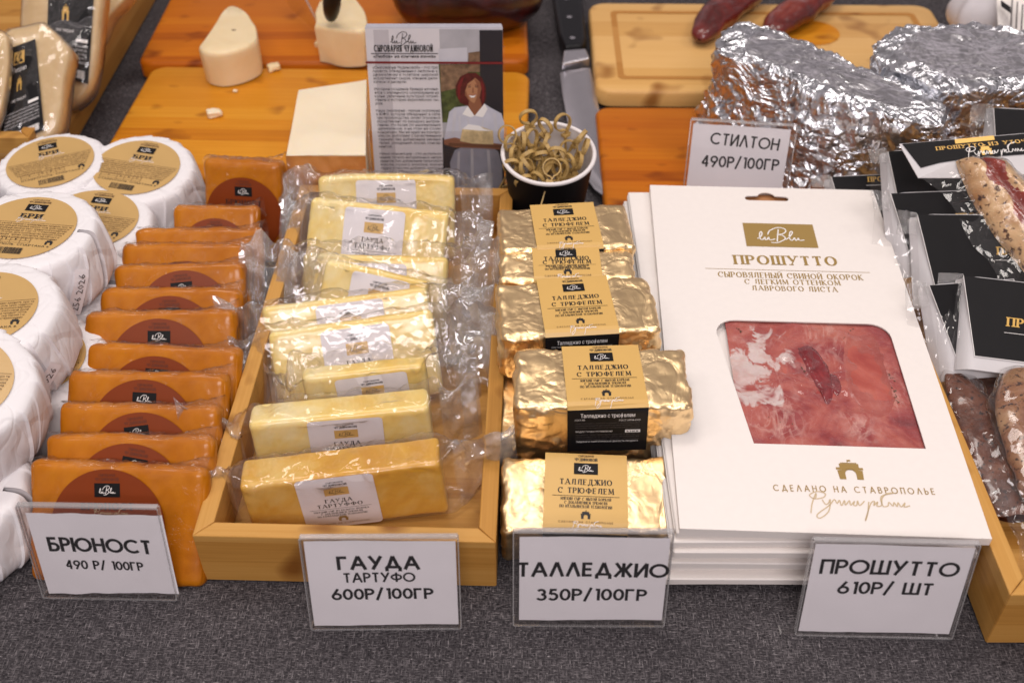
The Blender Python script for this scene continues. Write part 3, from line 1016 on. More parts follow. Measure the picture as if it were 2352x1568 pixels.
def sign(label, BL, BR, TL, lean, lines, skew=0.0, z=0.0, foot=True, sag=0.0, group='price signs in clear holders', inset=(.0015, .0012, .0015, .0025), foot_w=None):
    """clear folded holder with a printed card; lines = (text, left, right, point on cap line, weight)"""
    fr = Fr(P(*BL, z), P(*BR, z), lean)
    h = fr.loc(*TL)[1]
    w = fr.w
    root = thing('price_sign', label, 'price sign', fr.m, group)
    hd = MB()
    t = .0011
    gap = .0016
    x0, x1 = -w / 2, w / 2
    hd.box((x0, 0, .0), (x1, t, h), M['acrylic'])
    hd.box((x0, t + gap, .0015), (x1, 2 * t + gap, h - .0002), M['acrylic'])
    # bent top, visible rim edges
    hd.box((x0, 0.0002, h), (x1, 2 * t + gap - .0002, h + .0012), M['acrylic_edge'])
    for a in (x0 - .0006, x1):
        hd.box((a, -.0001, 0), (a + .0006, t, h), M['acrylic_edge'])
        hd.box((a, t + gap, 0), (a + .0006, 2 * t + gap, h), M['acrylic_edge'])
    hd.box((x0, -.0002, -.0012), (x1, t, 0), M['acrylic_edge'])
    hd.build('clear_holder', root)
    if foot:
        ft = MB()
        ci, si = math.cos(RAD(lean)), math.sin(RAD(lean))
        # a horizontal foot running back under the goods, in the tilted frame
        fl = .032
        fx0, fx1 = (x0, x1) if not foot_w else foot_w
        bk = Vector((0, ci, -si))
        upw = Vector((0, si, ci))
        o_ = Vector((0, .0, .0003))
        q = [Vector((fx0, 0, 0)) + o_, Vector((fx1, 0, 0)) + o_, Vector((fx1, 0, 0)) + o_ + bk * fl, Vector((fx0, 0, 0)) + o_ + bk * fl]
        ft.hexa(q, [p + upw * .0011 for p in q], M['acrylic'])
        for p0, p1 in ((q[0], q[3]), (q[3], q[2]), (q[1], q[2])):
            d = (p1 - p0).normalized() * .0001
            s_ = upw.cross(p1 - p0).normalized() * .0005
            ft.hexa([p0 - s_ - upw * .0002, p0 + s_ - upw * .0002, p1 + s_ - upw * .0002, p1 - s_ - upw * .0002], [p0 - s_ + upw * .0013, p0 + s_ + upw * .0013, p1 + s_ + upw * .0013, p1 - s_ + upw * .0013], M['acrylic_edge'])
        ft.build('foot', root)
    pc = MB()
    l_, r_, b_, t_ = inset
    yy = t + .0003
    wav = lambda u, v: .00035 * math.sin(u * 5 + v * 3)
    T0 = lambda u, v, n: Vector((u + skew * (v - h / 2), yy + .0005 + wav(u / w, v / h) - n, v))
    pc.T = T0
    nu, nv = 24, 16

    def pg(u, v):
        edge = .0012 * nz(Vector((u * 3, v, 1)), 2.3, 3.1) * (1 if sag else .3)
        zz = b_ + (h - t_ - b_) * v
        if v > .99:
            zz += edge - sag * math.sin(u * math.pi) * .5
        if v < .01:
            zz += edge + sag * u
        return T0(x0 + l_ + (w - l_ - r_) * u, zz, 0)
    pc.grid(pg, nu, nv, M['paper'])
    for s_, pl, pr, pt, wt in lines:
        a, b, c = fr.loc(*pl), fr.loc(*pr), fr.loc(*pt)
        mid = ((a[0] + b[0]) / 2 - skew * ((a[1] + b[1]) / 2 - h / 2), (a[1] + b[1]) / 2)
        ang = math.atan2(b[1] - a[1], b[0] - a[0])
        write(pc, s_, mid[0], mid[1], abs(c[1] - mid[1]), .0002, M['ink'], abs(b[0] - a[0]), wt, False, .25, ang)
    pc.build('paper_card', root, smooth=True)
    return root


# pixel baselines are read off the card faces
sign('БРЮНОСТ price sign, paper card slipped crooked in a clear holder', (100, 1372), (405, 1378), (40, 1165), 10,
     [('БРЮНОСТ', (115, 1270), (347, 1277), (232, 1241), .18), ('490 Р/ 100ГР', (153, 1310), (327, 1316), (240, 1293), .17)], sag=.0015, inset=(.003, -.0015, .002, .005))
sign('ГАУДА ТАРТУФО price sign standing before the front wall of a bamboo tray', (716, 1445), (1058, 1443), (693, 1240), 10,
     [('ГАУДА', (778, 1314), (962, 1312), (870, 1282), .20), ('ТАРТУФО', (790, 1343), (952, 1341), (872, 1320), .17), ('600Р/100ГР', (765, 1382), (993, 1380), (880, 1356), .19)])
sign('ТАЛЛЕДЖИО price sign propped against the front gold foil brick', (1180, 1436), (1524, 1438), (1182, 1225), 9,
     [('ТАЛЛЕДЖИО', (1190, 1328), (1532, 1331), (1358, 1297), .18), ('350Р/100ГР', (1234, 1383), (1482, 1385), (1358, 1357), .18)], inset=(.003, .001, .003, .004))
sign('ПРОШУТТО price sign standing before the stack of white cartons', (1828, 1457), (2186, 1466), (1856, 1245), 10,
     [('ПРОШУТТО', (1886, 1322), (2198, 1329), (2044, 1292), .17), ('610Р/ ШТ', (1926, 1368), (2140, 1372), (2034, 1342), .18)], foot_w=(-.052, .035))
sign('СТИЛТОН price sign leaning on the silver foil wedge', (1567, 468), (1800, 484), (1592, 277), 12,
     [('СТИЛТОН', (1632, 333), (1786, 348), (1710, 313), .15), ('490Р/100ГР', (1612, 384), (1786, 394), (1700, 363), .16)], z=.018, foot=False, inset=(.002, .004, .002, .003))


# ------------------------------------------------------------------ brown cheese row
def label_brown(pos, rot, name_line, r):
    l_ = MB()
    ca, sa = math.cos(rot), math.sin(rot)
    base = lambda u, v, n: Vector((pos[0] + u * ca - v * sa, -n, pos[1] + u * sa + v * ca))
    l_.T = base
    l_.poly([(r * math.cos(RAD(a)), r * math.sin(RAD(a))) for a in range(0, 360, 6)], .0013, M['lab_brown'])
    n_ = .0015
    write(l_, 'СЫРОВАРНЯ', 0, r * .87, r * .050, n_, M['ink_rust'], r * .28, .16, True)
    write(l_, 'ЧУДИНОВОЙ', 0, r * .795, r * .055, n_, M['ink_rust'], r * .40, .22, True)
    badge(l_, 0, r * .635, r * .45, n_, M['black'], M['ink_white'], .015)
    write(l_, 'БРЮНОСТ', 0, r * .29, r * .125, n_, M['ink'], r * .90, .2, True)
    script_hand(l_, r * .06, r * .20, r * .62, n_ + .0002, M['ink_pale'], .006)
    l_.rect(-r * .62, -r * .18, r * .62, -r * .17, n_, M['ink_rust'])
    for i in range(5):
        fine(l_, LINES[i], 0, -r * (.27 + .09 * i), r * .07, n_, M['ink_rust'], r * (1.2 - .08 * i))
    barcode(l_, 0, -r * .88, r * .5, r * .12, n_, M['ink'])
    return l_


ORD = ['first', 'second', 'third', 'fourth', 'fifth', 'sixth', 'seventh', 'eighth', 'ninth', 'tenth', 'eleventh', 'twelfth']
BR = [  # TL, TR, z at the left and right end, lean, height, label position (fraction of width), label turn, label drop
    ((66, 1058), (472, 1076), .058, .058, 38, .071, -.04, -2, .0335),
    ((102, 998), (490, 1002), .060, .060, 40, .074, .0, 10, .0335),
    ((130, 926), (503, 932), .060, .060, 40, .074, .03, -8, .0335),
    ((150, 851), (520, 858), .060, .060, 40, .074, -.01, 2, .0335),
    ((196, 786), (548, 800), .060, .060, 40, .074, -.03, 2, .036),
    ((190, 717), (540, 708), .060, .060, 40, .074, -.01, 2, .0345),
    ((226, 662), (553, 660), .060, .060, 40, .074, .0, 0, .0345),
    ((257, 610), (560, 600), .060, .060, 40, .074, .04, -4, .034),
    ((275, 558), (575, 558), .060, .060, 40, .074, .0, 0, .042),
    ((306, 522), (600, 522), .060, .060, 40, .074, .0, 0, .043),
    ((396, 469), (592, 470), .060, .060, 40, .072, .0, 0, .034),
    ((462, 366), (642, 374), .076, .076, 22, .080, .02, 1, .038),
]
for i, (tl, tr, zl, zr, lean, h, lx, lr, ldrop) in enumerate(BR):
    ldrop += .0025
    fr = Fr(P(*tl, zl), P(*tr, zr), lean)
    w, t = fr.w, .0145 if i < 11 else .022
    lab = f'{ORD[i]} brown cheese block from the front of its row' + (', behind its price sign' if i == 0 else ', its round label tilted right' if i == 1 else ', label tilted left' if i == 2 else ', upright at the back end' if i == 11 else '')
    lab = ('front' if i == 0 else ORD[i]) + lab[len(ORD[i]):]
    root = thing('brown_cheese', lab, 'cheese', fr.m, 'brown cheese blocks in a row')
    b_ = MB()

    def disp(p, n, sd=i * 3.7):
        q = Vector(p)
        top = max(0, 1 + (p.z) / .02)
        edge = max(0, abs(p.x) / (w / 2) - .6) / .4
        a = .0007 * nz(q, 40, sd) + .0003 * nz(q, 130, sd)
        if n.y > -.7:
            a += (.0012 * nz(q, 75, sd + 5)) + .0016 * edge * top * nz(q, 120, sd + 9)
        return p + n * a
    rbox(b_, (-w / 2, 0, -h), (w / 2, t, 0), .0055, (34, 5, 24), M['brunost'], disp)
    b_.build('cheese_block', root, smooth=True)
    r_ = .0335 if i < 10 else .028
    if i == 11:
        r_ = .030
    l_ = label_brown((lx * w, -ldrop - (.002 if i else 0)), RAD(-lr), True, r_)
    l_.build('round_label', root)
    # loose film gathered along the top and the right corner
    f_ = MB()

    def film(u, v, sd=i * 2.1):
        x = -w / 2 + w * u
        a = 1.15 * math.pi * v - .15
        hgt = .0016 + .0022 * max(0, nz(Vector((u * 5, sd, 0)), 1.6)) + (.005 * max(0, u - .8) / .2)
        q = Vector((x + .003 * max(0, u - .8) * 5 * v, t * .5 - math.cos(a) * t * .42, -.0035 + math.sin(a) * (hgt + .003)))
        return q + Vector((0, nz(q, 180, sd) * .0012, nz(q, 230, sd + 3) * .0012))
    f_.grid(film, 50, 10, M['film_tight'])
    f_.build('film_edge', root, smooth=True)


# ------------------------------------------------------------------ bagged yellow cheeses
def label_gouda(w_, h_, upto=1.0):
    l_ = MB()
    return l_


def gouda_label(pos, rot, w_=.046, h_=.074, vs_=.80):
    """white rounded label; pos = middle of its top edge on the face"""
    l_ = MB()
    ca, sa = math.cos(rot), math.sin(rot)
    l_.T = lambda u, v, n: Vector((pos[0] + u * ca - v * vs_ * sa, -n, pos[1] + u * sa + v * vs_ * ca))
    h_ = h_ / vs_
    l_.rrect(-w_ / 2, -h_, w_ / 2, 0, .003, .0011, M['lab_white'])
    n = .0013
    write(l_, 'СЫРОВАРНЯ', 0, -.0055, .0014, n, M['ink'], .010, .16)
    write(l_, 'ЧУДИНОВОЙ', 0, -.0082, .0018, n, M['ink'], .0135, .24, True)
    badge(l_, 0, -.0140, .0145, n, M['lab_gold'], M['ink'], .013)
    write(l_, 'ГАУДА', 0, -.0250, .0036, n, M['ink'], .0155, .19, True)
    write(l_, 'ТАРТУФФО', 0, -.0300, .0036, n, M['ink'], .0265, .19, True)
    l_.rect(-.0185, -.0318, .0185, -.0315, n, M['ink'])
    for k_, s_ in enumerate(('ТВЕРДЫЙ СЫР ИЗ КОЗЬЕГО МОЛОКА', 'С ДОБАВЛЕНИЕМ ТРЮФЕЛЯ', 'ПО ГОЛЛАНДСКОЙ ТЕХНОЛОГИИ')):
        write(l_, s_, 0, -.0348 - .0024 * k_, .0017, n, M['ink'], (.033, .0245, .0295)[k_], .17, True)
    emblem(l_, 0, -.0450, .0062, n, M['ink_gold'])
    write(l_, 'СДЕЛАНО НА СТАВРОПОЛЬЕ', 0, -.0480, .0013, n, M['ink_gold'], .030, .16, False, .6)
    if h_ < .058:
        return l_
    fine(l_, 'Гауда тартуффо', 0, -.0560, .0034, n, M['ink'], .021, embolden=.01)
    fine(l_, 'ГОСТ 32260-2013', .010, -.0585, .0017, n, M['ink'], .011)
    for k_ in range(4 if h_ > .07 else 0):
        fine(l_, LINES[k_ + 1], 0, -.0610 - .0022 * k_, .0019, n, M['ink'], .038)
    return l_


def bag(mb_, w, h, t, fl, fr_, top, seed, bend=(0.0, 0.0), droop=(0, 0), nu=96, nv=56, crump=1.0):
    """clear bag round a slab whose front face is y = 0 and top edge z = 0"""
    x0, x1 = -w / 2 - fl, w / 2 + fr_
    L_ = x1 - x0

    def fn(u, v):
        x = x0 + L_ * u
        s_ = 0.0
        side = 0
        if x < -w / 2:
            s_, side = (-w / 2 - x) / fl, 0
        elif x > w / 2:
            s_, side = (x - w / 2) / fr_, 1
        k_ = min(1.0, s_ * 1.9)
        k_ = k_ * k_ * (3 - 2 * k_)
        ht = (t / 2 + .0012) * (1 - k_) + .0005 * k_
        zt, zb = top * (1 - .2 * k_), -h - .002
        hh = (zt - zb) / 2 * (1 - .10 * k_)
        zc = (zt + zb) / 2
        ex = 2 / (7.0 * (1 - k_) + 2.2 * k_)
        a = 2 * math.pi * v
        c_, q_ = math.cos(a), math.sin(a)
        y = t / 2 + ht * math.copysign(abs(c_) ** ex, c_)
        z = zc + hh * math.copysign(abs(q_) ** ex, q_)
        p = Vector((x, y, z))
        loose = (.25 + 1.2 * math.sin(math.pi * min(1, s_ * 1.2)) if s_ > 0 else 0) + (.9 if z > -.004 else 0)
        am = .0040 * loose * crump
        d = Vector((nz(p, 70, seed + 11) * .3, nz(p, 85, seed), nz(p, 60, seed + 5)))
        d += Vector((0, nz(p, 190, seed + 2), nz(p, 170, seed + 8))) * .45
        p = p + d * am
        if s_ > 0 or z > -.004:
            p.y += (facets(p, 52, seed, .0042) - .0015) * min(1, loose + .3) * crump
            p.z += (facets(p, 42, seed + 9, .0036) - .0013) * min(1, loose) * crump
        if s_ > 0:
            p.y += bend[side] * s_ * s_ + .003 * math.sin(z * 120 + seed) * s_
            p.z += droop[side] * s_ * s_
        else:
            p += Vector((0, nz(p, 150, seed) * .0003 - .0004 if c_ < 0 else .0004, 0))
        return p

    def pk(u, v):
        x = x0 + L_ * u
        s_ = (-w / 2 - x) / fl if x < -w / 2 else (x - w / 2) / fr_ if x > w / 2 else 0
        return M['seal'] if .58 < s_ < .93 else M['film_fin'] if s_ > .12 else M['film']
    mb_.grid(fn, nu, nv, M['film'], cv=True, pick=pk)


GD = [  # TL, TR, z left, z right, lean, height, thickness, label (x fraction, drop, turn), fins, bends, droops, description
    ((547, 1119), (1009, 1064), .045, .055, 4, .042, .024, (-.03, .000, 0), (.026, .044), (.012, .004), (.006, .010), 'front yellow cheese in its bag, whole white label readable', 'gouda_dark'),
    ((568, 977), (985, 935), .050, .055, 7, .044, .022, (.03, .002, -2), (.040, .030), (-.004, .01), (.018, .0), 'second bagged yellow cheese from the front, bag end flared over the left rim', 'gouda'),
    ((690, 868), (978, 838), .054, .058, 10, .044, .014, (.05, .003, 2), (.022, .032), (.008, .008), (0, .004), 'thin bagged yellow cheese third from the front, mostly hidden under crumpled film', 'gouda'),
    ((612, 763), (993, 709), .053, .060, 38, .058, .013, (.02, .005, 0), (.026, .046), (.004, -.006), (0, -.004), 'fourth bagged yellow cheese from the front, label with gold badge showing', 'gouda'),
    ((600, 706), (981, 657), .054, .060, 38, .058, .013, (.02, .004, 0), (.030, .034), (.0, .004), (.010, .004), 'fifth bagged yellow cheese from the front, only its top strip showing', 'gouda'),
    ((748, 593), (985, 645), .063, .057, 38, .062, .013, (.06, .004, 0), (.034, .044), (.0, -.004), (.006, .006), 'small bagged yellow cheese tilted clockwise, middle of the tray', 'gouda'),
    ((694, 581), (1029, 590), .057, .056, 38, .060, .013, (.0, .006, 0), (.044, .050), (-.004, -.012), (.004, .012), 'bagged pale yellow cheese behind the tilted one, seal reaching over both rims', 'gouda'),
    ((713, 451), (1031, 488), .066, .062, 40, .070, .014, (-.02, .004, 1), (.022, .032), (.004, .0), (0, 0), 'wrinkled bagged yellow cheese, second from the back of the tray', 'gouda'),
    ((728, 406), (1043, 406), .067, .067, 28, .064, .015, (.0, .002, 1), (.030, .028), (.0, .006), (.004, 0), 'bagged yellow cheese at the back end of the tray before the leaflet', 'gouda'),
]
for i, (tl, tr, zl, zr, lean, h, t, (lx, ld, lr), (fl, fr_), bend, droop, lab, mk) in enumerate(GD):
    f = Fr(P(*tl, zl), P(*tr, zr), lean)
    w = f.w
    root = thing('bagged_cheese', lab, 'cheese', f.m, 'bagged yellow cheeses in the tray')
    b_ = MB()

    def disp(p, n, sd=i * 5.1):
        a = .0007 * nz(p, 40, sd) + (.0003 if i != 7 else .0007) * nz(p, 150, sd)
        if i in (7, 8) and n.z > .3:
            a += .0018 * math.sin((p.x / w + .5) * math.pi) if i == 8 else .0012 * nz(p, 90, sd)
        return p + n * a
    rbox(b_, (-w / 2, 0, -h), (w / 2, t, 0), .004 if i else .003, (38, 6, 28), M[mk], disp)
    b_.build('cheese_block', root, smooth=True)
    gouda_label((lx * w, -ld), RAD(lr), (.046 if i not in (5,) else .042), h - ld - .001, .80 if i < 3 else 1.0).build('white_label', root)
    g = MB()
    bag(g, w + .003, h, t, fl, fr_, .0045 if i not in (2, 6) else .010, i * 7.3, bend, droop, crump=1.0 if i not in (2, 6) else 1.6)
    g.build('clear_bag', root, smooth=True)


# ------------------------------------------------------------------ gold foil bricks
def gold_brick(label, fl, H, seed, turn=0.0, labelled=True, lw=.047):
    w, d = fl.w, fl.d
    root = thing('foil_brick', label, 'cheese', fl.m, 'gold foil cheese bricks')
    b_ = MB()

    def disp(p, n):
        a = facets(p, 85, seed, .0007) + .0008 * nz(p, 50, seed) + facets(p, 200, seed + 3, .0004)
        if n.z < .5:
            a += facets(p, 100, seed + 1, .0012)
        e_ = max(abs(p.x) / (w / 2), abs(p.y + d / 2) / (d / 2))
        if abs(p.x) < lw / 2 + .002 and n.z > -.2:
            a *= .25
        else:
            a += max(0, e_ - .82) * (.010 * nz(p, 120, seed + 7) + facets(p, 130, seed + 2, .008))
        return p + n * (a - .0008)
    rbox(b_, (-w / 2, -d, -H), (w / 2, 0, 0), .0042, (54, 26, 20), M['gold'], disp)
    b_.build('foil_wrap', root, smooth=True)
    if not labelled:
        return root
    l_ = MB()
    r_ = .004
    off = .0009

    def wrap(s_):
        """s = distance along the label from the back edge: over the top, round the front edge, down the front"""
        if s_ < d - r_:
            return Vector((0, -s_, off)), Vector((0, 0, 1))
        arc = r_ * math.pi / 2
        if s_ < d - r_ + arc:
            a = (s_ - d + r_) / r_
            n = Vector((0, -math.sin(a), math.cos(a)))
            return Vector((0, -d + r_, -r_)) + n * (r_ + off), n
        return Vector((0, -d - off, -r_ - (s_ - d + r_ - arc))), Vector((0, -1, 0))
    ct, stn = math.cos(turn), math.sin(turn)

    def T(u, v, n):
        uu, vv = u * ct - v * stn, v * ct + u * stn
        p, nn = wrap(-vv)
        return p + nn * n + Vector((uu, 0, 0))
    l_.T = T
    blk = d + .0005
    full = d + H * .93
    ys = [i * blk / 24 for i in range(25)]
    for a, b in zip(ys, ys[1:]):
        l_.rect(-lw / 2, -b, lw / 2, -a, 0, M['lab_gold'])
    k_ = 20
    for i in range(k_):
        a, b = blk + (full - blk) * i / k_, blk + (full - blk) * (i + 1) / k_
        l_.rect(-lw / 2, -b, lw / 2, -a, 0, M['black'])
    n = .00025
    q = d / .053
    write(l_, 'СЫРОВАРНЯ', 0, -.0025 * q, .0014, n, M['ink_brown'], .009, .16)
    write(l_, 'ЧУДИНОВОЙ', 0, -.0053 * q, .0019, n, M['ink'], .013, .24, True)
    badge(l_, 0, -.0108 * q, .0142, n, M['black'], M['ink_white'], .014)
    write(l_, 'ТАЛЛЕДЖИО', 0, -.0220 * q, .0037, n, M['ink'], .0300, .19, True)
    write(l_, 'С ТРЮФЕЛЕМ', 0, -.0280 * q, .0037, n, M['ink'], .0320, .19, True)
    l_.rect(-.0195, -.0300 * q, .0195, -.0297 * q, n, M['ink'])
    for j, (s_, ww) in enumerate((('МЯГКИЙ СЫР С МЫТОЙ КОРКОЙ', .029), ('С ДОБАВЛЕНИЕМ ТРЮФЕЛЯ', .0245), ('ПО ИТАЛЬЯНСКОЙ ТЕХНОЛОГИИ', .030))):
        write(l_, s_, 0, (-.0328 - .0026 * j) * q, .0019, n, M['ink'], ww, .17, True)
    emblem(l_, 0, -.0452 * q, .0058, n, M['ink'])
    write(l_, 'СДЕЛАНО НА СТАВРОПОЛЬЕ', 0, -.0480 * q, .0012, n, M['ink_brown'], .031, .16, False, .6)
    script_hand(l_, .001, -.0502 * q, .017, n + .0001, M['ink_white'], .007)
    y0 = -blk
    fine(l_, 'Талледжио с трюфелем', 0, y0 - .0058, .0044, n, M['ink_white'], .0320, embolden=.012)
    fine(l_, 'СОСТАВ', -.0165, y0 - .0084, .0018, n, M['ink_white'], .006)
    fine(l_, 'ГОСТ 33708-2015', .0130, y0 - .0092, .0019, n, M['ink_white'], .0125)
    for j in range(6):
        fine(l_, LINES[j % 8], 0, y0 - .0112 - .0019 * j - (.004 if j > 2 else 0), .0016, n, M['ink_grey'], .038)
    fine(l_, 'ПРОДУКТ ГОТОВ К УПОТРЕБЛЕНИЮ', -.008, y0 - .0183, .0017, n, M['ink_white'], .022)
    l_.rect(.0105, y0 - .0190, .0195, y0 - .0166, n, M['ink_white'])
    write(l_, 'БЗМЖ', .015, y0 - .0184, .0013, n + .0002, M['ink'], .0068, .22, False, .5)
    fine(l_, 'ПИЩЕВАЯ И ЭНЕРГЕТИЧЕСКАЯ ЦЕННОСТЬ ПРОДУКТА', 0, y0 - .0270, .0018, n, M['ink_white'], .037)
    l_.build('wraparound_label', root)
    return root


def flat_px(tl, tr, bl, br, zb, zf):
    return Flat(P(*tl, zb), P(*tr, zb), P(*bl, zf), P(*br, zf))


gold_brick('gold foil brick at the front, behind the ТАЛЛЕДЖИО sign', flat_px((1150, 1042), (1542, 1046), (1166, 1224), (1570, 1216), .046, .037), .036, 1.3, RAD(-3), lw=.0485)
gold_brick('gold foil brick second from the front, black ingredients panel fully in view', flat_px((1185, 794), (1570, 798), (1168, 935), (1588, 930), .078, .078), .038, 4.1, RAD(2), lw=.0475)
gold_brick('gold foil brick third from the front, black panel half hidden by the next', flat_px((1136, 652), (1486, 626), (1140, 772), (1512, 758), .078, .078), .037, 7.9, RAD(0), lw=.0470)
gold_brick('gold foil brick fourth from the front, only a strip of its top showing', flat_px((1150, 574), (1446, 567), (1150, 646), (1468, 640), .0785, .076), .034, 2.2, RAD(0), lw=.046)
gold_brick('gold foil brick farthest back, touching the black cup', flat_px((1142, 478), (1436, 462), (1152, 574), (1462, 566), .080, .080), .036, 9.4, RAD(1), lw=.046)
fl_ = flat_px((1146, 850), (1500, 850), (1142, 1005), (1530, 1005), .038, .038)
gold_brick('gold foil brick lying beneath the second one, its left end showing', fl_, .036, 5.5, 0, False)
gold_brick('gold foil brick lying beneath the third one, its left end showing', flat_px((1140, 690), (1460, 690), (1134, 842), (1490, 842), .038, .038), .036, 6.6, 0, False)


# ------------------------------------------------------------------ white cartons
TOPF = flat_px((1492, 425), (2006, 437), (1622, 1214), (2338, 1238), .060, .052)
CW, CD, CT = TOPF.w, TOPF.d, .0058


def carton_slab(name, w, d, t, root, window=None, slot=None):
    b_ = MB()
    if not window:
        b_.box((-w / 2, -d, -t), (w / 2, 0, 0), M['carton'])
        o = b_.build(name, root)
    else:
        # face sheet with two openings cut by a triangulated fill
        bm = bmesh.new()

        def loop(pts):
            vv = [bm.verts.new((x, y, 0)) for x, y in pts]
            return [bm.edges.new((vv[i], vv[(i + 1) % len(vv)])) for i in range(len(vv))]
        ed = loop([(-w / 2, -d), (w / 2, -d), (w / 2, 0), (-w / 2, 0)]) + loop(window) + loop(slot)
        bmesh.ops.triangle_fill(bm, edges=ed, use_beauty=True)
        for f in bm.faces:
            if f.normal.z < 0:
                f.normal_flip()
        bm.verts.index_update()
        vv = [v.co.copy() for v in bm.verts]
        ff = [tuple(v.index for v in f.verts) for f in bm.faces]
        bm.free()
        b_.add(vv, ff, M['carton'])
        for lp in (window, slot):
            k = len(lp)
            b_.add([(x, y, 0) for x, y in lp] + [(x, y, -.0009) for x, y in lp], [(i, (i + 1) % k, k + (i + 1) % k, k + i) for i in range(k)], M['carton'])
        q = [(-w / 2, -d), (w / 2, -d), (w / 2, 0), (-w / 2, 0)]
        b_.add([(x, y, 0) for x, y in q] + [(x, y, -t) for x, y in q], [(i, 4 + i, 4 + (i + 1) % 4, (i + 1) % 4) for i in range(4)] + [(7, 6, 5, 4)], M['carton'])
        o = b_.build(name, root)
    return o


def hull_loop(pts_px, fl):
    return [fl.loc(*p) for p in pts_px]


# stack, from the table upwards
TX2, TY2 = TOPF.m.col[0].to_3d(), TOPF.m.col[1].to_3d()
edge_px = [(1557, 1337, .0), (1560, 1318, .0), (1556, 1305, .0), (1563, 1290, .0), (1570, 1274, .0), (1580, 1262, .0), (1574, 1248, .0), (1590, 1236, .0)]
n_under = 8
for k in range(n_under):
    z0 = .0006 + k * .0060
    jx = (-.0060, -.0040, -.0052, -.0026, -.0045, -.0012, -.0030, -.0006)[k]
    jy = (.003, -.002, .004, .000, .003, -.001, .002, .004)[k]
    yawk = RAD((.5, -.3, .4, -.6, .2, -.2, .3, .2)[k])
    X = Vector((math.cos(yawk), math.sin(yawk), 0))
    lift = .0055 * k / n_under
    Yv = Vector((-X.y, X.x, lift / CD)).normalized()
    front = TOPF.m @ Vector((jx - .001, -CD + jy, 0))
    ctr = Vector((front.x, front.y, z0 + CT)) + Yv * CD
    mw = axes(ctr, X, Yv, X.cross(Yv))
    nm = ('lowest', 'second', 'third', 'fourth', 'fifth', 'sixth', 'seventh', 'eighth')[k]
    root = thing('meat_carton', (f'{nm} flat white carton of the stack counted up from the cloth' if k else 'flat white carton at the bottom of the stack, on the cloth'), 'carton', mw, 'flat white ham cartons in a stack')
    o = carton_slab('sleeve', CW, CD, CT - .0003, root)
    o.modifiers.new('soft edge', 'BEVEL').width = .0007
    fb = MB()                                   # glued flap seen on the left edge
    fb.box((-CW / 2 - .0007, -CD + .003, -CT + .0015), (-CW / 2 - .0002, -.003, -.0012), M['carton'])
    fb.build('glued_flap', root)

root = thing('meat_carton', 'top white carton with a window showing sliced ham and gold ПРОШУТТО lettering', 'carton', TOPF.m, 'flat white ham cartons in a stack')
win = hull_loop([(1740, 1020)], TOPF)
wl0, wl1 = TOPF.loc(1681, 735), TOPF.loc(1738, 1020)
wr0, wr1 = TOPF.loc(2035, 744), TOPF.loc(2130, 1028)
wx0, wx1 = (wl0[0] + wl1[0]) / 2, (wr0[0] + wr1[0]) / 2
wy1, wy0 = (wl0[1] + wr0[1]) / 2, (wl1[1] + wr1[1]) / 2
r_ = .013
WIN = [(wx0, wy0), (wx1, wy0)] + [(wx1 - r_ + r_ * math.cos(RAD(a)), wy1 - r_ + r_ * math.sin(RAD(a))) for a in range(0, 91, 15)] + [(wx0 + r_ * math.cos(RAD(a)), wy1 - r_ + r_ * math.sin(RAD(a))) for a in range(90, 181, 15)]
sc = TOPF.loc(1761, 456)
sw, sh = .0165, .0028
SLOT = [(sc[0] - sw + sh, sc[1] - sh), (sc[0] + sw - sh, sc[1] - sh)] + [(sc[0] + sw - sh + sh * math.sin(RAD(a)), sc[1] - sh * math.cos(RAD(a))) for a in range(15, 180, 15)]
SLOT += [(sc[0] + .0065 * math.cos(RAD(a)), sc[1] + sh * .9 + .0052 * math.sin(RAD(a))) for a in range(10, 171, 16)]
SLOT += [(sc[0] - sw + sh - sh * math.sin(RAD(a)), sc[1] + sh * math.cos(RAD(a))) for a in range(0, 180, 15)]
o = carton_slab('sleeve', CW, CD, CT, root, WIN, SLOT)
b_ = MB()
b_.T = lambda u, v, n: Vector((u, v, n))
n = .0002
a, b = TOPF.loc(1703, 513), TOPF.loc(1870, 518)
c, d = TOPF.loc(1717, 565), TOPF.loc(1876, 568)
lx, ly, lw_ = (a[0] + b[0] + c[0] + d[0]) / 4, (a[1] + b[1] + c[1] + d[1]) / 4, ((b[0] - a[0]) + (d[0] - c[0])) / 2
b_.rect(lx - lw_ / 2, ly - lw_ * .27, lx + lw_ / 2, ly + lw_ * .27, n, M['ink_gold'])
script_logo(b_, lx, ly - .02 * lw_, lw_ * .66, n + .0001, M['ink_white'], .013)
fit(b_, TOPF, 'ПРОШУТТО', (1690, 607), (1922, 611), (1806, 588), n, M['ink_gold'], .20, True)
a, b = TOPF.loc(1620, 617), TOPF.loc(1998, 626)
b_.rect(a[0], (a[1] + b[1]) / 2 - .0002, b[0], (a[1] + b[1]) / 2 + .0002, n, M['ink_gold'])
fit(b_, TOPF, 'СЫРОВЯЛЕНЫЙ СВИНОЙ ОКОРОК', (1651, 636), (1982, 644), (1818, 628), n, M['ink_gold'], .15, True, .36)
fit(b_, TOPF, 'С ЛЕГКИМ ОТТЕНКОМ', (1712, 652), (1930, 656), (1821, 643), n, M['ink_gold'], .15, True, .36)
fit(b_, TOPF, 'ЛАВРОВОГО ЛИСТА', (1729, 667), (1924, 671), (1826, 658), n, M['ink_gold'], .15, True, .36)
ea, eb = TOPF.loc(1928, 1100), TOPF.loc(1986, 1102)
emblem(b_, (ea[0] + eb[0]) / 2, ea[1], (eb[0] - ea[0]) * 1.08, n, M['ink_gold'])
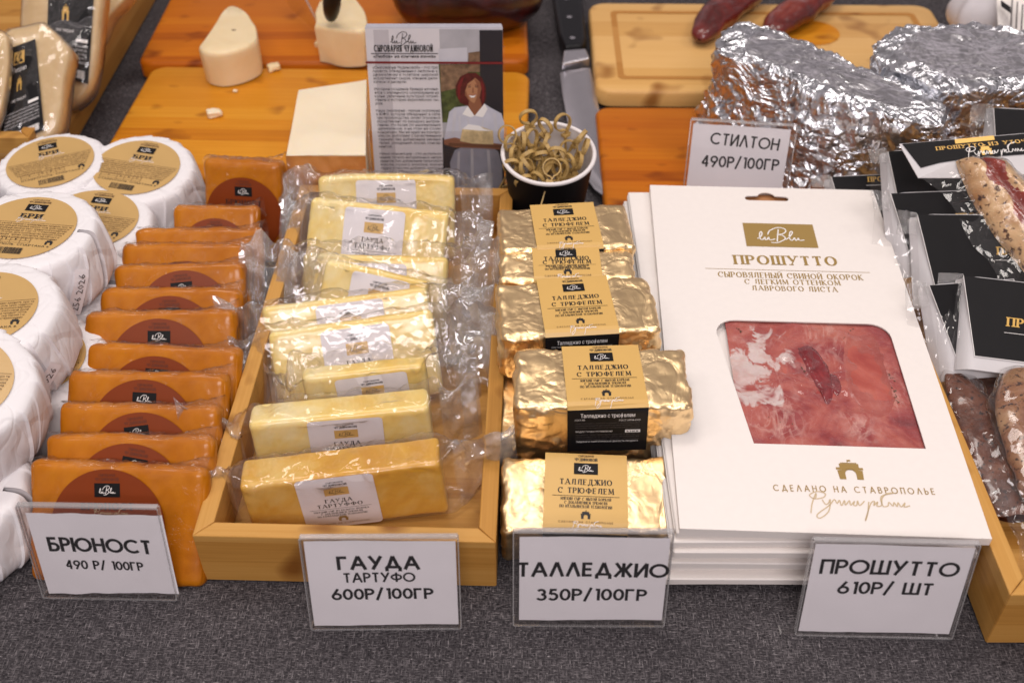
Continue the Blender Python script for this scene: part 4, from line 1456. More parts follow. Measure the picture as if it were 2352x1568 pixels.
fit(b_, TOPF, 'СДЕЛАНО НА СТАВРОПОЛЬЕ', (1778, 1127), (2148, 1136), (1962, 1117), n, M['ink_gold'], .12, False, .62)
ha, hb = TOPF.loc(1858, 1155), TOPF.loc(2088, 1155)
script_hand(b_, (ha[0] + hb[0]) / 2, ha[1] - .002, hb[0] - ha[0], n + .0001, M['ink_pale'], .0055, .30)
b_.build('gold_print', root)
bk = MB()
bk.box((sc[0] - .020, sc[1] - .006, -.0046), (sc[0] + .020, sc[1] + .010, -.0040), M['kraft'])
bk.build('slot_backing', root)
M['ham'] = make_ham(tuple(TOPF.loc(1722, 850)) + (0,))
# vacuum packed ham seen in the window
hm = MB()


def ham_z(x, y):
    p = Vector((x, y, 0))
    return -.0021 + .0008 * nz(p, 55, 2) + .0004 * nz(p, 160, 4)


PX0, PX1, PY0, PY1 = wx0 - .006, wx1 + .006, wy0 - .006, wy1 + .006
hm.grid(lambda u, v: (PX0 + (PX1 - PX0) * u, PY0 + (PY1 - PY0) * v, ham_z(PX0 + (PX1 - PX0) * u, PY0 + (PY1 - PY0) * v)), 70, 70, M['ham'])
ham = hm.build('ham_slices', root, smooth=True)


def patch(pxs, m, name, lift, seed=0.0, wob=.0008):
    """an irregular piece lying on the ham, outline given on the carton's face"""
    pts = [TOPF.loc(*p) for p in pxs]
    pts = [q[:2] for q in catmull([(a, b_, 0) for a, b_ in pts + [pts[0]]], 5)][:-1]
    cx, cy = sum(p[0] for p in pts) / len(pts), sum(p[1] for p in pts) / len(pts)
    g = MB()
    k = len(pts)
    rings = 7
    vs_ = []
    for r in range(rings):
        t = 1 - r / rings
        for j, (x, y) in enumerate(pts):
            xx, yy = cx + (x - cx) * t, cy + (y - cy) * t
            if r == 0:
                ww = (nz(Vector((x, y, seed)), 170) + .5 * nz(Vector((x, y, seed)), 420)) * wob
                xx, yy = xx + ww, yy + ww
            zz = ham_z(xx, yy) + (lift * (1 - t ** 4) if r else -.0004)
            vs_.append((xx, yy, zz))
    vs_.append((cx, cy, ham_z(cx, cy) + lift))
    fs = [(r * k + i, r * k + (i + 1) % k, (r + 1) * k + (i + 1) % k, (r + 1) * k + i) for r in range(rings - 1) for i in range(k)]
    fs += [((rings - 1) * k + i, (rings - 1) * k + (i + 1) % k, rings * k) for i in range(k)]
    g.add(vs_, fs, m)
    return g.build(name, ham, smooth=True)


patch([(1832, 790), (1866, 786), (1890, 812), (1910, 850), (1920, 890), (1905, 930), (1885, 900), (1862, 856), (1846, 826)], M['deepham'], 'dark_fold', .0014, 1.0, .0022)
patch([(1945, 760), (2010, 765), (2040, 840), (2060, 930), (2010, 960), (1950, 900), (1935, 820)], M['midham2'], 'ham_fold', .0010, 8.0, .0022)
patch([(1905, 850), (1925, 858), (1935, 885), (1925, 905), (1908, 885)], M['deepham'], 'dark_fold', .0009, 3.0)
# peppercorn rim
g = MB()
rnd = random.Random(3)
for (x0, y0), (x1, y1), cnt in (((2040, 848), (2055, 870), 10), ((2047, 880), (2058, 895), 9), ((2055, 900), (2068, 925), 10), ((1935, 775), (1965, 745), 9), ((1690, 745), (1705, 760), 10), ((1745, 868), (1750, 872), 3), ((1840, 830), (1850, 850), 6), ((1780, 780), (2000, 1000), 26)):
    for i in range(cnt):
        t = rnd.random()
        q = TOPF.loc(x0 + (x1 - x0) * t + rnd.uniform(-2, 2), y0 + (y1 - y0) * t + rnd.uniform(-2, 2)) if cnt < 20 else TOPF.loc(rnd.uniform(1720, 2060), rnd.uniform(750, 1010))
        s_ = rnd.uniform(.0003, .0009) * (.6 if cnt > 20 else 1)
        z = ham_z(*q)
        c = [Vector((q[0] + rnd.uniform(-1, 1) * s_, q[1] + rnd.uniform(-1, 1) * s_, z + rnd.uniform(.0, 1) * s_)) for _ in range(5)]
        g.add(c, [(0, 1, 2), (0, 2, 3), (0, 3, 4), (1, 2, 3), (2, 3, 4), (0, 1, 4)], M['ink_brown'])
g['x'] if False else None
g.build('peppercorns', ham)['kind'] = 'stuff'
hf = MB()


def hfz(u, v):
    x, y = PX0 + (PX1 - PX0) * u, PY0 + (PY1 - PY0) * v
    p = Vector((x, y, 0))
    c = Vector(TOPF.loc(1870, 850))
    dd = math.hypot(x - c.x, y - c.y)
    k = math.exp(-(dd / .03) ** 2)
    return (x, y, max(ham_z(x, y) + .0008, -.0016) + .0014 * (k + .35) * (nz(p, 90, 9) + facets(p, 70, 3, .5)) + .0007 * (k + .3) * nz(p, 240, 1))


hf.grid(hfz, 130, 130, M['film_ham'])
hf.build('vacuum_film', root, smooth=True)


# ------------------------------------------------------------------ wrapped soft cheeses
BRIE_L = None


def brie_label(r):
    l_ = MB()
    l_.T = lambda u, v, n: Vector((u, v, n + .0007 - .6 * (u * u + v * v) * .4))
    k = 60
    for i in range(k):                     # fan in rings so that it follows the slightly domed top
        for a, b in ((0, .5), (.5, 1)):
            t0, t1 = 2 * math.pi * i / k, 2 * math.pi * (i + 1) / k
            q = [(a * r * math.cos(t0), a * r * math.sin(t0)), (b * r * math.cos(t0), b * r * math.sin(t0)), (b * r * math.cos(t1), b * r * math.sin(t1)), (a * r * math.cos(t1), a * r * math.sin(t1))]
            l_.poly(q if a else [q[0], q[1], q[2]], 0, M['lab_brie'])
    n = .0003
    write(l_, 'СЫРОВАРНЯ', 0, r * .86, r * .04, n, M['ink_brown'], r * .34, .16)
    write(l_, 'ЧУДИНОВОЙ', 0, r * .78, r * .055, n, M['ink_brown'], r * .44, .24, True)
    badge(l_, 0, r * .62, r * .42, n, M['black'], M['ink_white'], .015)
    write(l_, 'БРИ', 0, r * .27, r * .14, n, M['ink'], r * .40, .28, True)
    script_hand(l_, r * .05, r * .19, r * .60, n + .0001, M['ink_white'], .006, .24)
    l_.rect(-r * .95, r * .12, r * .95, r * .128, n, M['ink_brown'])
    for i in range(7):
        ww = r * (1.86 - .05 * i)
        fine(l_, LINES[i] + ' ' + LINES[(i + 3) % 8][:14], 0, r * (.04 - .068 * i), r * .07, n, M['ink_brown'], ww)
    y = -r * .52
    for i in range(3):
        l_.rect(-r * .7, y + i * r * .07, r * .28, y + i * r * .07 + r * .007, n + .00005, M['ink_brown'])
    for u in (-.7, -.3, -.12, .08, .28):
        l_.rect(r * u, y, r * (u + .007), y + r * .14, n + .0001, M['ink_brown'])
    for u, s_ in ((-.5, 'К'), (-.21, 'Б'), (-.02, 'Ж'), (.18, 'У')):
        write(l_, s_, r * u, y + r * .085, r * .04, n, M['ink'], None, .2)
    emblem(l_, r * .66, -r * .52, r * .16, n, M['ink'])
    fine(l_, 'СТАВРОПОЛЬ, СПАРТАКА 8', .0, -r * .60, r * .07, n, M['ink'], r * 1.4)
    barcode(l_, -r * .05, -r * .86, r * .56, r * .19, n, M['ink'])
    return l_


def brie(label, px, z, R, H, tilt=(0, 0), spin=0.0, seed=0.0, sticker=None, lr=.0335, showlabel=True):
    """tilt = degrees towards the camera, degrees towards the right"""
    c = P(*px, z)
    rot = Matrix.Rotation(RAD(tilt[1]), 4, 'Y') @ Matrix.Rotation(RAD(tilt[0]), 4, 'X')
    mw = Matrix.Translation(c) @ rot
    root = thing('soft_cheese', label, 'cheese', mw, 'paper-wrapped soft cheeses')
    rnd_ = random.Random(int(seed * 100) + 1)
    k, NU = 21, 252
    cuts = sorted(int(NU * (i + rnd_.uniform(-.34, .34)) / k) / NU for i in range(k))
    slant = [rnd_.uniform(-.045, .06) for _ in range(k)]
    depth = [rnd_.uniform(.0004, .0019) for _ in range(k)]
    prof = [(0, 0.0), (.30, 0.0), (.62, -.0002), (.72, -.0004), (.80, -.0008), (.85, -.0018), (.885, -.0042), (.91, -.008), (.93, -.013), (.95, -.019), (.968, -.025), (.978, -.030), (.978, -.034), (.965, -.038), (.93, -.0415), (.86, -.0440), (.7, -.0455), (0, -.046)]
    prof = [(a, b * H / .046) for a, b in prof]

    def fn(u, v):
        j = v * (len(prof) - 1)
        i = min(len(prof) - 2, int(j))
        f = j - i
        rr_ = prof[i][0] * (1 - f) + prof[i + 1][0] * f
        zz = prof[i][1] * (1 - f) + prof[i + 1][1] * f
        side = max(0, min(1, (rr_ - .70) / .2)) if zz < 0 else 0
        # pleats: flat chords between folds with a small step at each fold
        uu = u % 1
        idx, a, b, f2 = 0, 0, 1, .5
        for q in range(k):
            lo, hi = cuts[q], cuts[(q + 1) % k] + (1 if q == k - 1 else 0)
            for w_ in (uu, uu + 1):
                if lo - 1e-6 <= w_ < hi - 1e-6:
                    idx, a, b, f2 = q, lo, hi, (w_ - lo) / (hi - lo)
        tw = slant[idx] * (1 - f2) + slant[(idx + 1) % k] * f2
        th = u + tw * (zz / H)
        half = math.pi * (b - a)
        chord = math.cos(half) / math.cos((f2 - .5) * 2 * half)
        rad = R * rr_
        rad *= 1 - side * .7 * (1 - chord)
        rad += side * depth[idx] * (1 - f2 * 1.1)
        ang = th * 2 * math.pi
        p = Vector((rad * math.cos(ang), rad * math.sin(ang), zz - .24 * min(rad, lr) ** 2 * 1.0))
        nn = Vector((math.cos(ang) * .8, math.sin(ang) * .8, .5))
        return p + nn * side * (.0008 * nz(p, 30, seed) + .0002 * nz(p, 80, seed + 4)) + Vector((0, 0, side * (depth[idx] * .2 * (1 - f2)) if zz > -.012 else 0))
    b_ = MB()
    b_.grid(fn, NU, 46, M['wrap'], cu=True)
    b_.build('paper_wrap', root, smooth=True, angle=22)
    l_ = brie_label(lr)
    o = l_.build('round_label', root)
    o.rotation_euler = (0, 0, RAD(spin))
    if sticker:
        az, zc, ang, sc = sticker
        s_ = MB()
        ca, sa = math.cos(RAD(ang)), math.sin(RAD(ang))

        def T(u, v, n_):
            a = (u * ca - v * sa) / R
            zz = zc + u * sa + v * ca
            a += RAD(az)
            rad = R * (1.0 if zz < -.018 else 1.0 - (zz + .018) * 6.0) + .0018 + n_
            return Vector((rad * math.cos(a), rad * math.sin(a), zz))
        s_.T = T
        for i in range(12):
            x0 = -.0165 + .033 * i / 12
            s_.rect(x0, -.005, x0 + .033 / 12, .005, 0, M['lab_white'])
        fine(s_, '256 2026', 0, -.0022, .0068, .0005, M['ink_grey'], .027)
        s_.build('date_sticker', root)
    return root


brie('paper-wrapped soft cheese at the back left, gold label turned to the right', (116, 372), .062, .0475, .044, (4, 0), 22, 1.1)
brie('paper-wrapped soft cheese behind the brown row, gold label tipped towards the viewer', (314, 384), .058, .0500, .046, (6, 3), -9, 2.3)
brie('soft cheese wedged between three others and the brown row, half its gold label showing', (212, 502), .054, .0485, .046, (4, 5), -4, 3.9)
brie('soft cheese lying under the one marked БРИ, edge of its gold label showing', (136, 640), .050, .052, .046, (2, 2), -8, 5.2)
brie('soft cheese on top with black БРИ lettering and a date sticker on its side', (58, 522), .098, .0520, .047, (2, 2), -4, 4.4, (-42, -.026, 62, 1))
brie('soft cheese lying under the lower date-stickered one, by the brown cheese corner', (74, 826), .050, .052, .046, (2, 2), -8, 6.1)
brie('soft cheese with a date sticker, half its gold label cut by the picture edge', (-44, 708), .098, .0525, .048, (3, 3), 10, 7.7, (-42, -.030, 34, 1))
brie('soft cheese tipped to the right with many long paper folds, label nearly hidden', (-115, 868), .100, .053, .050, (6, 16), 12, 8.8)
brie('lowest soft cheese at the bottom left corner, resting on the dark cloth', (-140, 1110), .050, .054, .048, (3, 4), 0, 9.9)


# ------------------------------------------------------------------ silver foil wedges
def foil_solid(label, top_px, zt, bot_px, zb, seed, rough_amp=.0021, flap=None, smooth_top=True):
    k = 190

    def ring(pts):
        q = catmull([tuple(p) for p in pts + [pts[0]]], 14)[:-1]
        acc, out = [0], []
        n = len(q)
        for i in range(n):
            acc.append(acc[-1] + math.dist(q[i], q[(i + 1) % n]))
        for j in range(k):
            s_ = acc[-1] * j / k
            i = max(a for a in range(n) if acc[a] <= s_)
            f = (s_ - acc[i]) / max(1e-9, acc[i + 1] - acc[i])
            a, b = Vector(q[i]), Vector(q[(i + 1) % n])
            out.append(a.lerp(b, f))
        return out
    T_ = ring([P(x, y, zt) if not isinstance(zt, (list, tuple)) else P(x, y, zt[i]) for i, (x, y) in enumerate(top_px)])
    B_ = ring([P(x, y, zb) for x, y in bot_px])
    cT = sum(T_, Vector()) / k
    rows = []
    nside = 34
    for j in range(nside + 1):
        f = j / nside
        rows.append([B_[i].lerp(T_[i], f) for i in range(k)])
    for j in range(1, 26):
        f = j / 26
        rows.append([T_[i].lerp(cT, f) + Vector((0, 0, .0035 * min(1, f * 5))) for i in range(k)])
    # move the rim in a little for a rounded edge
    b_ = MB()
    vs_ = []
    tot = len(rows)
    cm = (cT + sum(B_, Vector()) / k) / 2
    for j, row in enumerate(rows):
        for p in row:
            side = j <= nside
            n_ = (p - Vector((cT.x, cT.y, p.z))).normalized() if side else Vector((0, 0, 1))
            if abs(j - nside) <= 2:
                n_ = (n_ + Vector((0, 0, 1))).normalized()
            am = rough_amp * (1.0 if side else (1.0 if j < nside + 7 else .38))
            d = facets(p, 42, seed, 3.6 * am) + 1.6 * am * nz(p, 38, seed) + facets(p, 120, seed + 4, 2.0 * am) + .5 * am * nz(p, 200, seed)
            vs_.append(p + n_ * (d - am))
    fs = []
    for j in range(tot - 1):
        for i in range(k):
            fs.append((j * k + i, j * k + (i + 1) % k, (j + 1) * k + (i + 1) % k, (j + 1) * k + i))
    fs.append(tuple((tot - 1) * k + i for i in range(k)))
    mi = M['silver_flat']
    b_.add(vs_, fs[:(nside + 7) * k], M['silver'])
    k0 = len(b_.v) - len(vs_)
    sl = b_.slot(M['silver_flat'])
    b_.f += fs[(nside + 7) * k:]
    b_.mi += [sl] * (len(fs) - (nside + 7) * k)
    root = thing('foil_wedge', label, 'cheese', Matrix.Identity(4), 'silver foil cheese wedges')
    cen = sum(B_, Vector()) / k
    b_.v = [v - cen for v in b_.v]
    root.location = cen
    o = b_.build('foil_wrap', root, smooth=True)
    if flap:
        g = MB()
        a, b, c, d = [P(x, y, z) - cen for x, y, z in flap]

        def fn(u, v):
            p = a.lerp(b, u).lerp(d.lerp(c, u), v)
            q = Vector((nz(p, 120, seed), nz(p, 130, seed + 3), nz(p, 110, seed + 6))) * .004
            return p + q + Vector((0, -facets(p, 150, seed, .003), 0))
        g.grid(fn, 40, 44, M['silver'])
        g.build('foil_flap', root, smooth=True)
    return root


foil_solid('large silver foil wedge behind the СТИЛТОН sign', [(1645, 92), (1680, 60), (1735, 54), (1840, 95), (1960, 148), (2080, 198), (2158, 238), (2172, 250), (2166, 284), (2150, 292), (2040, 268), (1900, 218), (1760, 160), (1655, 122)], .105,
           [(1628, 255), (1660, 215), (1720, 190), (1830, 215), (1940, 250), (2050, 290), (2150, 330), (2165, 410), (2100, 460), (1990, 470), (1880, 462), (1738, 424), (1618, 338)], .019, 3.3,
           flap=((1600, 250, .03), (1640, 190, .075), (1650, 285, .02), (1598, 300, .019)))
foil_solid('silver foil wedge at the right with a smooth folded sheet on top', [(2003, 118), (2030, 80), (2090, 62), (2200, 56), (2330, 70), (2460, 95), (2500, 150), (2440, 196), (2330, 205), (2200, 214), (2150, 205), (2080, 170), (2020, 145)], .112,
           [(2010, 260), (2040, 215), (2120, 190), (2240, 180), (2360, 190), (2480, 220), (2530, 300), (2480, 390), (2350, 410), (2210, 415), (2130, 395), (2060, 350), (1995, 305)], .019, 8.1)


# ------------------------------------------------------------------ leaflet in a clear stand
LF = Fr(P(866, 482, 0), P(1157, 482, 0), 11)
lh = LF.loc(835, 66)[1]
lw_ = LF.w * .995
root = thing('leaflet_stand', 'clear stand holding a printed leaflet with a photo of a red-haired woman', 'leaflet stand', LF.m)
g = MB()
g.box((-lw_ / 2 - .002, -.003, 0), (lw_ / 2 + .002, -.0018, lh * .46), M['acrylic'])
g.box((-lw_ / 2 - .002, .004, 0), (lw_ / 2 + .002, .0055, lh * .9), M['acrylic'])
g.box((-lw_ / 2 - .0026, -.003, 0), (-lw_ / 2 - .002, .0055, lh * .46), M['acrylic_edge'])
g.box((lw_ / 2 + .002, -.003, 0), (lw_ / 2 + .0026, .0055, lh * .46), M['acrylic_edge'])
g.build('clear_holder', root)
st_ = MB()
for k in range(4):
    st_.box((-lw_ / 2 + .0004 * k, .0006 + k * .0008, .001), (lw_ / 2 - .0003 * k, .0011 + k * .0008, lh + .0006 * k + .001), M['p_grey'])
st_.build('leaflet_stack', root)
pr_ = MB()
z2 = lambda X, Y: LF.loc((800 + X / 2.6133) * .91875, (Y / 2.6133) * .91875)       # read on an enlargement of this leaflet
x0, x1 = -lw_ / 2, lw_ / 2
pr_.rect(x0, .002, x1, lh, .0, M['p_paper'])
W_ = lambda u: x0 + (x1 - x0) * u
H_ = lambda v: lh * (1 - v)
pr_.rect(W_(.06), .003, W_(.17), lh - .001, .0002, M['p_band'])
pr_.rect(W_(.54), .003, x1, lh - .0005, .0002, M['p_wall'])
pz = lambda pts, n_, m_: pr_.poly([z2(a, b) for a, b in pts], n_, m_)
pz([(775, 320), (960, 310), (965, 480), (780, 480)], .0003, M['p_grey'])
pz([(775, 420), (1045, 420), (1045, 800), (800, 800)], .0004, M['p_green'])
pz([(970, 345), (1045, 335), (1045, 470), (965, 470)], .0005, M['p_brick'])
pz([(785, 420), (965, 425), (965, 560), (790, 600)], .0005, M['p_brick'])
pz([(1042, 198), (1192, 198), (1200, 900), (1050, 900)], .0006, M['p_dark'])
pz([(800, 900), (1205, 900), (1205, 1500), (815, 1500)], .0006, M['p_dark'])
pz([(850, 1060), (880, 980), (960, 945), (1110, 945), (1165, 990), (1190, 1080), (1195, 1500), (860, 1500), (860, 1200)], .0008, M['p_apron'])
pz([(890, 620), (885, 560), (915, 500), (965, 475), (1020, 475), (1060, 510), (1083, 570), (1085, 640), (1070, 680), (1040, 700), (960, 690), (915, 670)], .0009, M['p_hair'])
pz([(975, 640), (1045, 640), (1060, 700), (1010, 755), (970, 710)], .0010, M['p_shadow'])
pz([(945, 580), (965, 520), (1010, 505), (1045, 535), (1055, 580), (1040, 640), (1005, 672), (970, 650), (950, 620)], .0011, M['p_skin'])
pz([(935, 600), (940, 540), (975, 495), (1025, 495), (1000, 520), (965, 545), (950, 590)], .0012, M['p_hair'])
pz([(1005, 510), (1045, 535), (1055, 580), (1040, 640), (1012, 668), (1028, 620), (1030, 575), (1020, 540)], .00115, M['p_shadow'])
pz([(945, 590), (952, 620), (970, 650), (985, 662), (968, 628), (956, 595)], .00115, M['p_shadow'])
pz([(996, 570), (1003, 570), (1006, 604), (994, 606)], .00118, M['p_shadow'])
pz([(964, 556), (988, 551), (988, 555), (964, 560)], .0012, M['p_hair'])
pz([(1010, 551), (1034, 556), (1034, 560), (1010, 555)], .0012, M['p_hair'])
pz([(968, 566), (985, 562), (985, 567), (968, 571)], .0012, M['p_dark'])
pz([(1012, 562), (1032, 566), (1032, 571), (1012, 567)], .0012, M['p_dark'])
pz([(972, 618), (1000, 622), (1022, 614), (1008, 634), (988, 636)], .0012, M['ink_white'])
pz([(972, 616), (1000, 620), (1022, 612), (1022, 616), (1000, 624), (972, 620)], .0013, M['p_lip'])
pz([(810, 915), (845, 730), (880, 700), (965, 690), (1010, 755), (1075, 675), (1110, 700), (1185, 740), (1203, 800), (1203, 940), (1130, 945), (1100, 850), (960, 850), (890, 920)], .0010, M['p_shirt'])
pz([(900, 850), (1130, 850), (1130, 950), (900, 950)], .00105, M['p_shirt'])
for q_ in ([(870, 720), (895, 715), (880, 860), (862, 880)], [(1130, 740), (1150, 735), (1170, 900), (1150, 930)], [(960, 770), (972, 770), (985, 850), (972, 850)], [(1060, 780), (1072, 775), (1065, 850), (1052, 850)], [(905, 760), (918, 750), (925, 845), (908, 860)]):
    pz(q_, .00108, M['p_grey'])
for q_ in ([(900, 990), (915, 985), (905, 1400), (885, 1400)], [(985, 970), (1002, 970), (1010, 1400), (985, 1400)], [(1090, 975), (1108, 980), (1140, 1400), (1115, 1400)]):
    pz(q_, .00085, M['p_wall'])
pz([(900, 560), (925, 510), (940, 505), (918, 570), (915, 650), (903, 640)], .00095, M['p_red'])
pz([(1050, 520), (1070, 560), (1074, 640), (1062, 670), (1060, 590)], .00095, M['p_red'])
pz([(930, 745), (965, 690), (1010, 755), (985, 765)], .00115, M['ink_white'])
pz([(1010, 755), (1075, 675), (1095, 710), (1065, 765)], .00115, M['ink_white'])
pz([(810, 910), (880, 895), (960, 915), (1120, 930), (1200, 940), (1200, 975), (1050, 965), (880, 960), (812, 940)], .0013, M['p_shadow'])
pz([(840, 930), (1190, 945), (1190, 965), (840, 950)], .0014, M['p_board'])
pz([(915, 918), (930, 840), (970, 810), (1040, 820), (1130, 850), (1135, 940), (1000, 935)], .0015, M['p_cheese'])
pz([(930, 840), (970, 808), (1040, 818), (1075, 840), (1130, 852), (1040, 850)], .0016, M['ink_white'])
pz([(302, 398), (1198, 402), (1198, 417), (302, 412)], .0017, M['p_red'])
a, b = z2(460, 265), z2(630, 265)
script_logo(pr_, (a[0] + b[0]) / 2, a[1] + .001, b[0] - a[0], .0010, M['ink'], .012)
for s_, l0, r0, tp, wt in (('СЫРОВАРНЯ ЧУДИНОВОЙ', (357, 338), (735, 338), (545, 293), .13),):
    a, b, c = z2(*l0), z2(*r0), z2(*tp)
    write(pr_, s_, (a[0] + b[0]) / 2, a[1], c[1] - a[1], .0008, M['ink'], b[0] - a[0], wt, False, .48)
a, b = z2(335, 350), z2(770, 350)
pr_.rect(a[0], a[1] - .0003, b[0], a[1] + .0003, .0008, M['ink'])
a, b = z2(348, 376), z2(757, 376)
fine(pr_, '«Любовь на кончике языка»', (a[0] + b[0]) / 2, a[1], .0030, .0008, M['ink'], b[0] - a[0], embolden=.02)
TXT = ['«Сыроварня Чудиновой» - это три', 'проекта, объединенных любовью к', 'деликатесам и эстетике: широкий', 'ассортимент сыров, мясные дели-', 'катесы и десерты.', '',
       'История создания бренда начина-', 'ется с маленького сыроварения на', 'кухне, увлечения культурой потреб-', 'ления и истории европейских сы-', 'ров.', '',
       'Наша сыроварня - первая сыроварня', 'в ЮФО, которая объединяет в себе', 'три производства, имеет огромный', 'ассортимент по каждому направ-', 'лению: это более 200 наименований', 'деликатесов, и на этом не стоим', 'концепции. Мы не идем на компро-', 'миссы, работаем с качественным', 'сырьем, без добавления замени-', 'телей, ухищрений, масел, консер-', 'вантов.', '',
       'Наша концепция - это использо-', 'вание только натуральных ингре-', 'диентов. Без добавления пальмового', 'масла, сухого молока, масел', 'гидра и прочих добавок, которые', 'могли бы ухудшить качество.']
for i, s_ in enumerate(TXT):
    if s_:
        Yp = 448 + i * 23.4
        a = z2(344 + (Yp - 448) * .085, Yp)
        b = z2(768 + (Yp - 448) * .055, Yp)
        fl_w = (b[0] - a[0]) * (len(s_) / 33.0 if len(s_) < 24 else 1)
        fine(pr_, s_, a[0], a[1], .0030, .0008, M['ink'], fl_w, align='LEFT')
pr_.build('leaflet_print', root)


# ------------------------------------------------------------------ cup with bamboo knot picks
cc = P(1260, 352, .078)
tilt = Matrix.Rotation(RAD(9), 4, 'X')
cm_ = Matrix.Translation(cc) @ tilt
root = thing('paper_cup', 'black paper cup with a white rim, full of bamboo knot picks', 'cup', cm_)
R0, R1, CH = .0362, .0275, .072
g = MB()
pr = [(R1 * .0, -CH), (R1, -CH), (R0 - .001, -.0015)]
g.grid(lambda u, v: (lambda r, z: (r * math.cos(2 * math.pi * u), r * math.sin(2 * math.pi * u), z))(R1 + (R0 - .0008 - R1) * v, -CH + (CH - .001) * v), 64, 6, M['cup_out'], cu=True)
g.build('cup_wall', root, smooth=True)
g = MB()
g.grid(lambda u, v: (lambda r, z: (r * math.cos(-2 * math.pi * u), r * math.sin(-2 * math.pi * u), z))(R1 + (R0 - .0022 - R1) * v, -CH + .004 + (CH - .004) * v), 64, 6, M['cup_in'], cu=True)
g.add([((R1 + .0003) * math.cos(2 * math.pi * i / 48), (R1 + .0003) * math.sin(2 * math.pi * i / 48), -CH + .005) for i in range(48)], [tuple(range(48))], M['cup_in'])
g.build('cup_lining', root, smooth=True)
g = MB()
g.grid(lambda u, v: ((R0 - .0008 + .0017 * math.cos(2 * math.pi * v)) * math.cos(2 * math.pi * u), (R0 - .0008 + .0017 * math.cos(2 * math.pi * v)) * math.sin(2 * math.pi * u), .0017 * math.sin(2 * math.pi * v)), 72, 12, M['cup_in'], cu=True, cv=True)
g.build('rolled_rim', root, smooth=True)


def pick_mesh():
    g_ = MB()
    # flat split bamboo: a stick that bends into a loop and crosses itself
    R = .0063
    path = [(0, 0, -.060), (0, 0, -.012), (.0010, .0006, -.006)]
    for a in range(-60, 281, 20):
        path.append((R * 1.0 * math.cos(RAD(a)) * .95, .0012 * math.sin(RAD(a * .5)), R + R * math.sin(RAD(a))))
    path += [(.0035, .0016, -.0035), (.0060, .0018, -.0050)]
    q = [Vector(p) for p in path]
    hw, th = .00135, .00045
    k = len(q)
    vs_ = []
    for i in range(k):
        t = (q[min(k - 1, i + 1)] - q[max(0, i - 1)]).normalized()
        b = Vector((0, 1, 0))
        b = (b - t * b.dot(t)).normalized()
        n_ = t.cross(b)
        w_ = hw if i > 1 else .0008
        vs_ += [q[i] + b * w_ + n_ * th, q[i] - b * w_ + n_ * th, q[i] - b * w_ - n_ * th, q[i] + b * w_ - n_ * th]
    fs = [(4 * i + j, 4 * i + (j + 1) % 4, 4 * i + 4 + (j + 1) % 4, 4 * i + 4 + j) for i in range(k - 1) for j in range(4)] + [(0, 1, 2, 3), tuple(4 * k - 4 + j for j in range(4))[::-1]]
    g_.add(vs_, fs, M['pick'])
    # the knot band round the crossing
    g_.box((-.0014, -.0022, -.0050), (.0036, .0022, -.0030), M['pick'])
    return g_


pm = pick_mesh().build('knot_pick')
rnd = random.Random(11)
spots = [(-.030, .004, .010, 20, -35), (-.016, .022, .014, 15, 8), (-.004, .020, .009, -40, 12), (.012, .017, .012, 35, -10), (.022, .012, .004, 60, 28), (-.024, -.004, -.002, 70, -12), (-.020, .008, .004, 100, 5),
         (-.012, .010, .003, 55, -8), (.006, .000, -.001, -5, 20), (.026, .002, .000, 85, 22), (-.026, -.010, -.006, 10, 10), (-.014, -.006, -.004, 120, -30), (-.006, -.008, -.008, 75, 40), (.010, -.008, -.010, 50, -30),
         (.016, -.004, -.010, 130, 10), (-.018, -.018, -.012, 30, 20), (.000, -.024, .002, 10, -55), (.008, -.014, -.012, 95, 35), (-.008, -.018, -.014, 150, 0), (.020, -.010, -.016, 20, 40), (-.022, .014, -.006, 140, 15), (.004, .010, -.012, 60, 20), (-.010, .000, -.012, 25, -15), (.014, .006, -.008, 110, -20),
         (-.004, .012, .000, 80, 18), (.018, .004, -.004, 10, -22), (-.016, .002, -.004, 40, 25), (.002, .006, -.004, 120, -14), (-.006, .004, -.006, 15, 30), (.010, -.016, -.006, 160, 24), (-.014, -.014, -.006, 65, -24), (.022, -.004, -.008, 100, 18), (-.026, .004, .002, 45, -20), (.004, -.018, -.008, 30, -30)]
for i, (x, y, z, rz, rx) in enumerate(spots):
    o = pm if i == 0 else pm.copy()
    if i:
        C.objects.link(o)
    o.matrix_world = cm_ @ Matrix.Translation((x, y, z - .004)) @ Matrix.Rotation(RAD(rz), 4, 'Z') @ Matrix.Rotation(RAD(rx), 4, 'X') @ Matrix.Rotation(RAD(rnd.uniform(-25, 25)), 4, 'Y') @ Matrix.Scale(1.12, 4)
    tag(o, 'bamboo pick with a looped knot end standing in the black cup', 'pick', 'bamboo knot picks in the cup')


# ------------------------------------------------------------------ knife
root = thing('kitchen_knife', 'kitchen knife with a riveted black handle lying beside the pale board', 'knife', Matrix.Translation(P(1340, 200, 0)))
o0 = P(1340, 200, 0)
kp = lambda x, y, z: P(x, y, z) - o0


def plate(pts, z0, z1, m, name, par, bev=.0):
    g_ = MB()
    k = len(pts)
    lo = [kp(x, y, z0) for x, y in pts]
    hi = [Vector((p.x, p.y, z1)) for p in lo]
    g_.add(lo + hi, [tuple(range(k))[::-1], tuple(range(k, 2 * k))] + [(i, (i + 1) % k, k + (i + 1) % k, k + i) for i in range(k)], m)
    o = g_.build(name, par)
    if bev:
        bv = o.modifiers.new('round edge', 'BEVEL')
        bv.width, bv.segments = bev, 3
    return o


